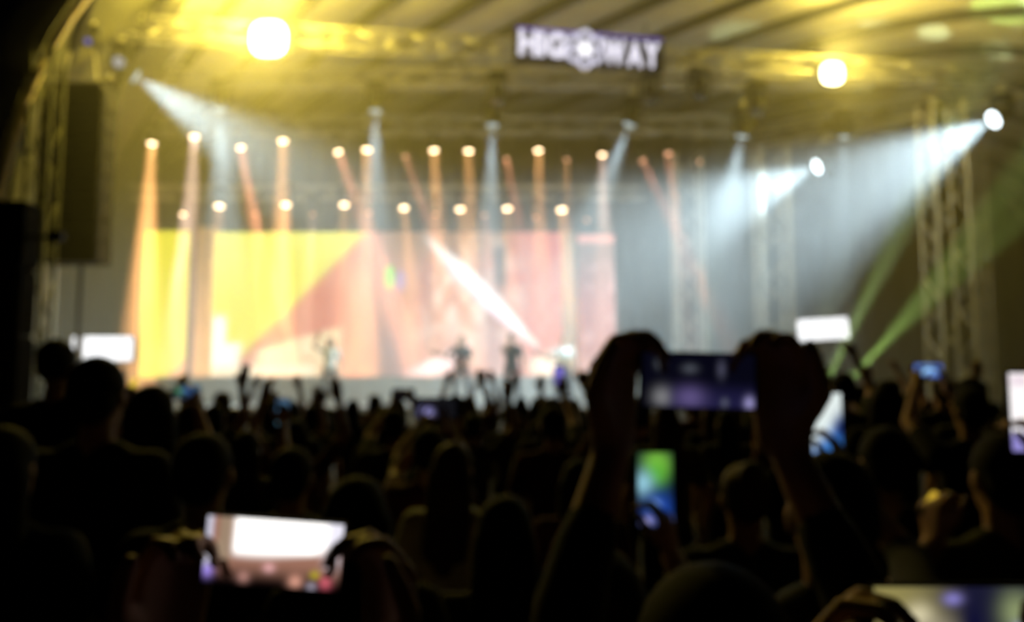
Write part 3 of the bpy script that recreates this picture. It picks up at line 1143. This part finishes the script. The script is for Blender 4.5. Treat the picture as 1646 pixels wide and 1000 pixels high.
def place_person(ms, loc, rz, label, group, skin=0, hair=0, top=0, extra=None):
    STAND.append((loc[0], loc[1], label))
    root = empty('person', loc)
    root.rotation_euler = (0, 0, rz)
    tag(root, label, 'person', group)
    for k, m in (('body', SKINS[skin]), ('shirt', TOPS[top]), ('trousers', JEANS), ('hair', HAIRS[hair]), ('shoe_-1', SHOE), ('shoe_1', SHOE)):
        o = link(k.split('_')[0], ms[k], root)
        if not ms[k].materials:
            ms[k].materials.append(m)
        if ms[k].materials[0] != m:
            o.material_slots[0].link = 'OBJECT'
            o.material_slots[0].material = m
    return root


UP, DN, FW = Vector((0, 0, 1)), Vector((0, 0, -1)), Vector((0, 1, 0))

# ---- phones
PHONE_W, PHONE_H, PHONE_T = 0.076, 0.158, 0.009


def phone(center, fn, label, landscape=False, roll=0.0, pitch=0.0, yaw=0.0, strength=1.0, size=1.0, group='phones held up in the crowd', nx=16, ny=30):
    w, h = (PHONE_H, PHONE_W) if landscape else (PHONE_W, PHONE_H)
    w, h = w * size, h * size
    root = empty('phone', center)
    root.rotation_euler = (pitch, roll, yaw)
    tag(root, label, 'phone', group)
    MB().box((0, 0, 0), (w, PHONE_T, h), bevel=0.0035).build('case', BLACKP, root)
    me = grid_panel(w * 0.94, h * 0.93, ny if landscape else nx, nx if landscape else ny, fn, 'screen', emis_attr('phone_picture_%g' % strength, strength, False))
    s_ = link('screen', me, root)
    s_.location = (0, -PHONE_T / 2 - 0.0006, 0)
    bx, bz = (w * 0.36, h * 0.25) if landscape else (-w * 0.25, h * 0.40)
    MB().box((bx, PHONE_T / 2 + 0.001, bz), (0.022, 0.003, 0.022), bevel=0.001).build('camera_bump', BLACK, root)
    return root


def blobs(base, *bl):
    """display picture: base colour function or colour plus soft blobs (u, v, ru, rv, colour)"""
    def fn(u, v):
        c = base(u, v) if callable(base) else base
        for (bu, bv, ru, rv, col) in bl:
            c = mix(c, col, math.exp(-1.6 * (((u - bu) / ru) ** 2 + ((v - bv) / rv) ** 2)))
        return c
    return fn


# ---- crowd variants (facing the stage)
def wrist_at(x, y, z):
    return Vector((x, y, z))


VAR = {}
VAR['down_a'] = person_meshes(1.72, hair='short')
VAR['down_b'] = person_meshes(1.64, hair='long')
VAR['down_c'] = person_meshes(1.68, hair='bob')
VAR['right_up'] = person_meshes(1.70, (None, ((0.30, 0.12, 1.83), (0.1, 0.15, 1), (0, 1, 0), 0.25, (1, 0, -0.5))), hair='short', voxel=0.010)
VAR['fist_up'] = person_meshes(1.72, (None, ((0.22, 0.18, 1.84), (0.0, 0.2, 1), (-0.3, 1, 0), 1.15, (1, 0, -0.5))), hair='short', voxel=0.010)
VAR['both_up'] = person_meshes(1.66, (((-0.26, 0.1, 1.80), (0.25, 0.1, 1), (0.3, 1, 0), 0.35, (-1, 0, -0.3)), ((0.26, 0.1, 1.80), (-0.25, 0.1, 1), (-0.3, 1, 0), 0.35, (1, 0, -0.3))), hair='bob', voxel=0.010)
VAR['phone_two'] = person_meshes(1.70, (((-0.085, 0.38, 1.70), (0.12, 0.1, 1), (1, 0.25, 0), 0.7, (-1, 0, -0.6)), ((0.085, 0.38, 1.70), (-0.12, 0.1, 1), (-1, 0.25, 0), 0.7, (1, 0, -0.6))), hair='short', voxel=0.010)
VAR['phone_one'] = person_meshes(1.68, (None, ((0.10, 0.40, 1.72), (-0.05, 0.1, 1), (-0.5, 0.9, 0), 0.55, (1, 0, -0.6))), hair='long', voxel=0.010)

CROWD = 'dark crowd in front of the stage'
VLAB = {'down_a': 'short-haired concert-goer in %s', 'down_b': 'long-haired concert-goer in %s', 'down_c': 'bob-haired concert-goer in %s',
        'right_up': 'concert-goer in %s with one open hand raised', 'fist_up': 'concert-goer in %s punching a fist up', 'both_up': 'concert-goer in %s with both arms raised'}
COLN = ['black', 'charcoal', 'maroon', 'navy', 'white', 'olive']
MARKS = [(0, 'under the line array'), (120, 'below the white light box'), (220, 'below the narrow yellow screen'), (305, 'below the tan column'), (345, 'below the yellow picture'), (430, 'below the cream picture'),
         (520, 'below the salmon picture'), (600, 'below the green flare'), (670, 'below the dark-clad guitarist'), (770, 'below the singer'), (850, 'below the grey-brown column'), (930, 'below the pink screen end'),
         (1000, 'behind the held-up phone'), (1130, 'behind the raised hands'), (1215, 'below the blue-lit tower'), (1275, 'below the tilted light box'), (1370, 'below the green rays'), (1450, 'below the beige tower'), (1560, 'before the dark far side')]
USED = {}


def crowd_label(vk, top, px, Y):
    far = 'nearer' if Y < 6.6 else ('mid' if Y < 9.4 else 'far')
    mark = [m for x, m in MARKS if x <= max(0, px)][-1]
    lab = VLAB[vk] % COLN[top] + ', ' + far + ' crowd ' + mark
    return lab


# named figures of the middle crowd: variant, pixel of the raised hand (or head top), distance, label, top, skin
mid = []


def at_hand(var, local_hand, px, py, Y, label, top=1, skin=0, hair=0, rz=0.0):
    """stand a figure so that its raised hand is on the sight line; the figure keeps its feet on the ground and is scaled a little in height"""
    ztarget = P(px, py, Y).z
    k = max(0.9, min(1.12, ztarget / local_hand[2]))
    x = P(px, py, Y).x - local_hand[0] * k
    o = place_person(VAR[var], (x, Y - local_hand[1] * k, 0), rz, label, CROWD, skin, hair, top)
    o.scale = (k, k, k)
    return o, k


at_hand('right_up', (0.32, 0.14, 1.99), 396, 585, 5.6, 'concert-goer stretching one open hand up in front of the wide video wall', 0, 1)
at_hand('both_up', (0.27, 0.12, 1.95), 548, 606, 5.2, 'concert-goer with both hands raised in a peak before the salmon screen', 2, 0)
at_hand('fist_up', (0.22, 0.22, 1.95), 775, 594, 7.0, 'concert-goer raising a clenched fist in front of the white streak', 2, 0)
at_hand('right_up', (0.32, 0.14, 1.99), 822, 612, 6.4, 'concert-goer reaching one hand up between the fist and the violet phone', 1, 1)
at_hand('right_up', (0.32, 0.14, 1.99), 872, 602, 7.5, 'concert-goer waving one slender bent hand near the violet phone', 1, 0)
at_hand('fist_up', (0.22, 0.22, 1.95), 940, 596, 5.0, 'concert-goer with a raised hand close beside the large phone holder', 2, 0)
at_hand('both_up', (0.27, 0.12, 1.95), 516, 622, 6.8, 'concert-goer with raised arms behind the peaked hands', 1, 1)
o, k = at_hand('phone_two', (0.0, 0.40, 1.78), 297, 634, 4.4, 'concert-goer filming with both hands beside the low dark head', 2, 0)
phone(P(299, 631, 4.4), blobs(lambda u, v: mix((0.02, 0.03, 0.06), (0.05, 0.16, 0.30), sm(0.3, 0.9, v)), (0.2, 0.7, 0.3, 0.4, (0.10, 0.30, 0.08)), (0.6, 0.75, 0.3, 0.4, (0.05, 0.13, 0.38))),
      'landscape phone with dim blue and green picture beside the low dark head', True)
o, k = at_hand('phone_one', (0.10, 0.42, 1.80), 458, 664, 4.6, 'concert-goer holding a small blue-lit phone upright', 1, 0)
phone(P(455, 662, 4.62), blobs((0.03, 0.05, 0.10), (0.5, 0.55, 0.5, 0.35, (0.25, 0.62, 1.0)), (0.3, 0.2, 0.3, 0.2, (0.1, 0.3, 0.25))), 'small upright phone with bright blue picture under the raised hand', False, strength=1.1)
o, k = at_hand('phone_two', (0.0, 0.40, 1.78), 648, 638, 5.5, 'concert-goer holding a dark camera up with both hands', 1, 1)
phone(P(648, 634, 5.5), (0.004, 0.004, 0.006), 'dark phone held sideways in front of the pale riser', True)
o, k = at_hand('phone_two', (0.0, 0.40, 1.78), 698, 664, 4.7, 'concert-goer holding up a wide dark phone with one bright spot', 0, 0)
phone(P(700, 656, 4.7), blobs((0.006, 0.006, 0.008), (0.28, 0.28, 0.16, 0.28, (0.60, 0.56, 1.2))), 'wide dark phone with a violet-white spot on its screen', True, size=1.6)
o, k = at_hand('phone_one', (0.10, 0.42, 1.80), 905, 612, 5.8, 'concert-goer holding a small violet-lit phone beside the large phone holder', 1, 0)
phone(P(899, 605, 5.8), blobs((0.05, 0.05, 0.15), (0.5, 0.5, 0.6, 0.5, (0.30, 0.24, 0.95))), 'small upright phone glowing violet in front of the pink screen', False)
o, k = at_hand('phone_two', (0.0, 0.40, 1.78), 1492, 602, 4.6, 'concert-goer filming with a pale blue phone before the beige tower', 0, 0)
phone(P(1492, 596, 4.6), blobs((0.05, 0.10, 0.45), (0.45, 0.55, 0.40, 0.42, (0.42, 0.78, 1.25))), 'landscape phone with pale blue picture in front of the beige tower', True, size=1.06)

# ---- people close by, each built for itself
def near(px, top_py, Y, label, hair='short', hairc=0, top=0, skin=0, arms=(None, None), rz=0.0, sleeve=0.6, voxel=0.012, dec=0.5, H=None, lean=0.0):
    p = P(px, top_py, Y)
    H = H or p.z
    ms = person_meshes(H, arms, hair, lean=lean, voxel=voxel, dec=dec, sleeve=sleeve)
    return place_person(ms, (p.x, Y, 0), rz, label, 'people close to the photographer', skin, hairc, top), H


near(160, 578, 2.7, 'tall person with a large round dark head below the white light box', 'short', 0, 0)
near(92, 559, 4.7, 'tall person in a knitted cap next to the large round head', 'beanie', 0, 0)
near(247, 622, 3.3, 'person with a low dark round head just right of the large one', 'bob', 0, 2)
near(470, 722, 2.9, 'person with a dark head above the bright landscape phone', 'short', 0, 1)
near(575, 770, 2.0, 'short person in dark clothes between the bright phone and the white shirt', 'bob', 0, 1)
near(730, 714, 3.1, 'woman with long brown hair in a white shirt', 'long', 1, 4, rz=-0.35, sleeve=0.8)
near(812, 800, 2.1, 'short person with long dark hair beside the white-shirted woman', 'long', 0, 0)
near(1195, 748, 2.5, 'person with brown bun between the raised arms', 'bun', 1, 1)
near(1420, 690, 2.6, 'person with dark hair beside the white upright phone', 'short', 0, 0)
_b = P(1610, 700, 2.1)
near(1610, 700, 2.1, 'person in dark olive shirt with a yellow lit spot in hand at the crowd edge', 'short', 0, 5,
     arms=((P(1494, 826, 1.85) - Vector((_b.x, 2.1, 0)) + Vector((0, -0.02, -0.06)), (0, 0.1, 1), (1, 0.2, 0), 1.2, (-1, 0, -1)), None), sleeve=1.3, voxel=0.008)
near(10, 690, 2.2, 'person in dark clothes standing before the speaker stack', 'long', 0, 3)
_b = P(330, 700, 2.3)
near(330, 700, 2.3, 'person with dark hair behind the low round head', 'short', 0, 0,
     arms=((P(250, 985, 2.15) - Vector((_b.x, 2.3, 0)) + Vector((0, -0.02, -0.07)), (0, 0.1, 1), (1, 0.2, 0), 1.2, (-1, 0, -1)), None), voxel=0.008)
at_hand('fist_up', (0.22, 0.22, 1.93), 1308, 616, 4.4, 'concert-goer holding up a yellow-green glow stick beside the raised hand', 0, 0)
at_hand('fist_up', (0.22, 0.22, 1.93), 213, 626, 5.9, 'concert-goer holding up a bright yellow glow stick by the large round head', 0, 0)
near(930, 740, 3.4, 'person in maroon top partly hidden by the raised forearm', 'bob', 0, 2)


def holder(px_l, px_r, py, Y, H, back, label, top=0, skin=0, low=0.0, dd=(0.02, 0.06, 1), nn=(0.75, -0.66, 0), curl=0.88, elbow=0.7, hair='short', shrink=0.8):
    """someone holding a phone with both hands; px_l and px_r are the inner edges of the hands"""
    a, b = P(px_l, py, Y), P(px_r, py, Y)
    cx = (a.x + b.x) / 2
    base = Vector((cx * shrink, Y - back, 0))
    L = ((a - base) + Vector((-0.038, 0.010, -0.080 - low)), dd, nn, curl, (-1, -0.2, -elbow))
    R = ((b - base) + Vector((0.038, 0.010, -0.080 - low)), (-dd[0], dd[1], dd[2]), (-nn[0], nn[1], nn[2]), curl, (1, -0.2, -elbow))
    ms = person_meshes(H, (L, R), hair, voxel=0.0065, dec=0.4, sleeve=1.5, hk=1.1)
    return place_person(ms, base, 0, label, 'people close to the photographer', skin, 0, top)


holder(1034, 1214, 612, 1.05, 1.57, 0.24, 'person in black holding a phone sideways high with both hands', 0, 0)
phone(P(1122, 612, 1.06), blobs(lambda u, v: mix((0.003, 0.003, 0.010), (0.018, 0.016, 0.07), sm(0.55, 0.1, v) * sm(0.05, 0.3, u)),
                               (0.15, 0.8, 0.05, 0.12, (0.10, 0.11, 0.13)), (0.42, 0.72, 0.08, 0.10, (0.10, 0.11, 0.14)), (0.70, 0.72, 0.04, 0.20, (0.10, 0.10, 0.16)),
                               (0.17, 0.18, 0.10, 0.22, (0.30, 0.30, 0.31)), (0.42, 0.18, 0.16, 0.25, (0.16, 0.12, 0.32)), (0.73, 0.10, 0.035, 0.09, (0.16, 0.17, 0.24)), (0.95, 0.10, 0.05, 0.14, (0.55, 0.50, 0.95))),
      'large landscape phone with dim violet picture held high between two hands', True, strength=0.65, size=0.98, roll=math.radians(1.5), nx=30, ny=60)
holder(322, 570, 892, 0.93, 1.46, 0.32, 'short person in black holding a bright phone sideways low in front', 0, 1, low=0.035, elbow=1.2)


def stage_pic(u, v):
    c = mix((0.004, 0.002, 0.002), (0.34, 0.16, 0.11), sm(0.02, 0.40, v))
    top = 0.48 - 0.25 * (1 - ((u - 0.5) / 0.5) ** 2) * 0.3
    c = mix(c, (1.6, 1.55, 1.5), sm(0.40 - 0.06 * math.sin(u * 5), 0.56, v) * sm(0.16, 0.24, u) * sm(0.97, 0.80, u + (0.6 - v) * 0.5))
    c = mix(c, (0.34, 0.24, 0.16), sm(0.07, 0.12, u) * sm(0.22, 0.15, u) * sm(0.25, 0.4, v))
    c = mix(c, (0.62, 0.60, 0.72), sm(0.06, 0.03, u) * sm(0.1, 0.3, v))
    c = mix(c, (0.85, 0.82, 0.95), sm(0.85, 0.93, u) * sm(0.5, 0.75, v) * 0.9)
    return c


phone(P(441, 888, 0.94), blobs(stage_pic, (0.03, 0.52, 0.06, 0.10, (1.1, 1.1, 0.7)), (0.03, 0.18, 0.05, 0.12, (0.35, 0.25, 0.85)), (0.93, 0.45, 0.06, 0.16, (1.4, 1.4, 1.6)),
                               (0.48, 0.28, 0.05, 0.08, (0.85, 0.45, 0.45)), (0.30, 0.12, 0.05, 0.10, (0.48, 0.24, 0.20)), (0.68, 0.10, 0.06, 0.12, (0.75, 0.36, 0.26)),
                               (0.82, 0.22, 0.04, 0.07, (0.50, 0.42, 0.01)), (0.90, 0.12, 0.05, 0.13, (0.65, 0.12, 0.16)), (0.80, 0.03, 0.04, 0.08, (0.40, 0.36, 0.45))),
      'bright landscape phone showing the white stage held low at the front', True, roll=math.radians(4.0), strength=1.0, size=1.04, nx=48, ny=80)


def one_hander(px, py, Y, H, back, side, label, top=0, skin=0, hair='short', tilt=0.0):
    """someone holding a phone upright with one hand"""
    a = P(px, py, Y)
    base = Vector((a.x - side * 0.16, Y - back, 0))
    w = (a - base) + Vector((side * 0.03, -0.012, -0.13))
    spec = (w, (-side * 0.12, 0.05, 1), (-side * 0.9, 0.5, 0), 0.8, (side, -0.2, -0.9))
    ms = person_meshes(H, (None, spec) if side > 0 else (spec, None), hair, voxel=0.007, dec=0.4, sleeve=1.2)
    return place_person(ms, base, 0, label, 'people close to the photographer', skin, 0, top)


one_hander(1052, 786, 1.66, 1.50, 0.40, 1, 'person in dark top holding an upright phone with green and blue picture', 0, 0, 'bob')
phone(P(1053, 786, 1.66), blobs((0.004, 0.008, 0.02), (0.55, 0.85, 0.45, 0.22, (0.22, 0.55, 0.06)), (0.55, 0.72, 0.35, 0.22, (0.10, 0.42, 0.03)), (0.15, 0.58, 0.35, 0.20, (0.30, 0.60, 0.72)), (0.55, 0.25, 0.50, 0.25, (0.015, 0.07, 0.42)),
                                (0.45, 0.28, 0.18, 0.08, (0.30, 0.55, 1.0)), (0.25, 0.07, 0.18, 0.07, (0.40, 0.38, 0.75)), (0.75, 0.08, 0.20, 0.07, (0.45, 0.45, 0.85))),
      'upright phone showing a green and blue picture between the raised arms', False, strength=1.0)
one_hander(1328, 680, 1.95, 1.62, 0.42, 1, 'person holding a white-lit upright phone beside the raised forearm', 1, 1, 'short')
phone(P(1328, 682, 1.95), blobs(lambda u, v: mix((0.05, 0.25, 0.75), (0.80, 0.90, 0.88), sm(0.15, 0.55, v + 0.5 * (0.5 - u))), (0.95, 0.45, 0.35, 0.3, (0.01, 0.02, 0.12)), (0.4, 0.85, 0.5, 0.2, (0.85, 0.92, 0.90))),
      'upright phone with white and blue picture beside the raised forearm', False, strength=1.0)
one_hander(1650, 660, 1.55, 1.60, 0.42, 1, 'person at the picture edge holding up a white-lit phone', 0, 0, 'short')
phone(P(1652, 662, 1.55), blobs(lambda u, v: mix((0.30, 0.26, 0.65), (1.1, 1.05, 1.05), sm(0.18, 0.30, v)), (0.3, 0.9, 0.5, 0.1, (0.85, 0.70, 0.78))), 'upright phone with white and pale violet picture cut by the picture edge', False, strength=1.0)
holder(1404, 1670, 1000, 0.80, 1.42, 0.26, 'short person holding a phone sideways at the bottom of the picture', 0, 0, low=0.03, elbow=1.2, shrink=1.0)
phone(P(1535, 1006, 0.80), blobs(lambda u, v: mix((0.01, 0.01, 0.03), (0.28, 0.24, 0.08), sm(0.6, 0.1, u) * sm(0.2, 0.6, v)), (0.27, 0.62, 0.10, 0.20, (0.80, 0.72, 0.45)), (0.33, 0.4, 0.2, 0.3, (0.36, 0.32, 0.22)),
                                (0.48, 0.85, 0.07, 0.09, (0.25, 0.22, 0.60)), (0.60, 0.55, 0.10, 0.35, (0.005, 0.005, 0.03)), (0.86, 0.68, 0.12, 0.32, (0.25, 0.30, 0.14)), (0.88, 0.42, 0.06, 0.15, (0.45, 0.45, 0.8))),
      'landscape phone with yellow and green picture at the bottom edge', True, strength=1.0, size=1.06, nx=30, ny=60)

# lone raised forearm and glow items in the crowd
near(690, 690, 3.7, 'person with one bare forearm stretched straight up beside the long-haired woman', 'short', 0, 2,
     arms=(((-0.05, 0.14, P(668, 706, 3.85).z), (0, 0.1, 1), (1, 0, 0), 0.9, (-0.6, 0, -1)), None), sleeve=0.5)
# rows of heads further on
rows = [(5.0, 0.62), (6.1, 0.64), (7.3, 0.68), (8.6, 0.7), (10.2, 0.75), (12.2, 0.8)]
kinds = ['down_a', 'down_b', 'down_c', 'down_a', 'down_b', 'right_up', 'fist_up', 'both_up', 'down_c']
for ri, (Y, st) in enumerate(rows):
    xm = 0.66 * Y
    n = int(2 * xm / st)
    for i in range(n):
        x = -xm + (i + 0.5) * 2 * xm / n + random.uniform(-0.12, 0.12)
        y = Y + random.uniform(-0.25, 0.25)
        if y < 6 and abs(x) < 0.2:
            continue
        px = CX + x / y * F
        if y < 10 and px < 60:
            continue
        if any((x - a) ** 2 + (y - b) ** 2 < 0.50 ** 2 for a, b, _ in STAND):
            continue
        vk = random.choice(kinds)
        if 380 < px < 960 and vk in ('right_up', 'both_up', 'fist_up') and random.random() < 0.6:
            vk = 'down_b'
        k = random.uniform(0.94, 1.0) if px < 1250 else random.uniform(1.0, 1.07)
        tp = random.choice((0, 0, 1, 1, 3, 5, 2))
        for alt in range(12):
            if crowd_label(vk, tp, px, y) not in USED:
                break
            tp = (0, 1, 3, 5, 2)[alt % 5]
            if alt > 5:
                vk = ('down_a', 'down_b', 'down_c')[alt % 3]
        USED[crowd_label(vk, tp, px, y)] = 1
        o = place_person(VAR[vk], (x, y, 0), random.uniform(-0.25, 0.25), crowd_label(vk, tp, px, y), CROWD, random.randint(0, 1), random.choice((0, 0, 1)), tp)
        o.scale = (k, k, k)


for (x, y, Y, r, col, st, lab, nm, ct) in ((1494, 806, 1.85, 0.014, (0.85, 0.55, 0.05), 0.75, 'small yellow lit spot built as a glow stick near the olive-shirted person', 'glow_stick', 'glow stick'),  # this one is a made-up glowing stub in place of a yellow-lit spot
                                           (250, 978, 2.15, 0.020, (0.45, 0.55, 0.06), 0.7, 'small yellow-green glow stick at the bottom of the picture', 'glow_stick', 'glow stick'),
                                           (1308, 610, 4.4, 0.024, (0.55, 0.60, 0.04), 0.6, 'small yellow-green glow stick beside the raised hand', 'glow_stick', 'glow stick'),
                                           (213, 620, 5.9, 0.034, (0.95, 0.75, 0.03), 0.8, 'small bright yellow glow stick beside the large round head', 'glow_stick', 'glow stick')):
    p = P(x, y, Y)
    root = empty(nm, p)
    root.rotation_euler = (0.3, 0.5, 0)
    tag(root, lab, ct, 'glow sticks in the crowd')
    MB().capsule((0, 0, -r * 1.1), r * 0.55, (0, 0, r * 1.3), r * 0.55).build('tube', emis('glow_%d' % x, col, st), root, True)
    MB().capsule((0, 0, -r * 2.2), r * 0.6, (0, 0, -r * 1.2), r * 0.6).build('cap', BLACKP, root, True)

# ------------------------------------------------------------------ performers on the stage
def performer(px, Y, label, top, skin=0, hair='short', arms=(None, None), H=1.76, stance=0.06, hairc=0, base=STAGE_Z):
    ms = person_meshes(H, arms, hair, voxel=0.010, dec=0.5, sleeve=0.6, stance=stance)
    p = P(px, 600, Y)
    o = place_person(ms, (p.x, Y, base), PI, label, 'performers on stage', skin, hairc, top)
    for sx in (-1, 1):
        MB().ball((sx * 0.030 * H / 1.75, 0.086 * H / 1.75, 1.645 * H / 1.75), 0.010).build('eye', mat('eye_dark', (0.02, 0.015, 0.01), 0.3), o, True)
    return o, p


def guitar(p, Y, label, col, base=STAGE_Z):
    g = empty('electric_guitar', (p.x, Y - 0.19, base + 1.08))
    g.rotation_euler = (0, math.radians(-18), PI)
    tag(g, label, 'guitar')
    b = MB()
    out = []
    for i in range(28):
        t = 2 * PI * i / 28
        r = 0.155 + 0.03 * math.cos(2 * t) - 0.02 * math.cos(4 * t)
        out.append((r * 1.15 * math.cos(t), r * 0.95 * math.sin(t)))
    vs = [(x, -0.022, z) for x, z in out] + [(x, 0.022, z) for x, z in out]
    n = len(out)
    b._add(vs, [tuple(range(n)), tuple(range(2 * n - 1, n - 1, -1))] + [(i, n + i, n + (i + 1) % n, (i + 1) % n) for i in range(n)])
    b.build('body', mat('guitar_' + label[:6], col, 0.3), g)
    MB().box((0.42, 0.01, 0.0), (0.52, 0.03, 0.05)).build('neck', mat('guitar_neck', (0.25, 0.14, 0.07), 0.5), g)
    MB().box((0.74, 0.01, 0.01), (0.14, 0.025, 0.075)).build('headstock', mat('guitar_neck', (0.25, 0.14, 0.07), 0.5), g)
    for dx in (0.02, 0.09):
        MB().box((dx, 0.028, 0), (0.03, 0.012, 0.08)).build('pickup', BLACKP, g)


gA = (((-0.10, 0.22, 1.02), (1, 0.1, -0.2), (0, -1, 0), 0.6, (-1, -0.6, -0.2)), ((0.46, 0.26, 1.22), (0.2, 0.3, 1), (0, -1, 0.2), 0.9, (1, -0.2, -1)))
o, p = performer(742, 20.4, 'dark-clad guitarist standing before the pink and white screen', 1, 0, 'long', gA)
guitar(p, 20.4, 'dark red electric guitar across the dark-clad guitarist', (0.18, 0.02, 0.02))
mic = ((0.05, 0.17, 1.50), (-0.3, 0.3, 1), (-1, 0, 0), 1.1, (1, 0, -1))
o, p = performer(822, 19.6, 'singer in grey holding a microphone near the foot of the white streak', 1, 1, 'short', (None, mic))
m_ = empty('microphone', (p.x - 0.04, 19.6 - 0.20, STAGE_Z + 1.53))
m_.rotation_euler = (0.6, 0, 0)
tag(m_, 'handheld microphone at the mouth of the singer in grey', 'microphone')
MB().tube((0, 0, -0.14), (0, 0, 0), 0.013, 0.019, 10).build('handle', BLACKP, m_, True)
MB().ball((0, 0, 0.02), 0.027).build('grille_ball', ALU, m_, True)
o, p = performer(906, 21.0, 'guitarist in white lit cream beside the grey-brown column', 4, 0, 'short', gA, hairc=1)
guitar(p, 21.0, 'cream electric guitar across the white-clad guitarist', (0.6, 0.5, 0.35))
performer(530, 21.2, 'performer in white with one arm raised before the cream picture', 4, 0, 'bob', (None, ((0.28, 0.15, 1.75), (0, 0.2, 1), (0, 1, 0), 0.4, (1, 0, -0.5))), hairc=1)
performer(1041, 21.4, 'performer in white standing at the stage end above the raised phone', 4, 0, 'short', hairc=0)
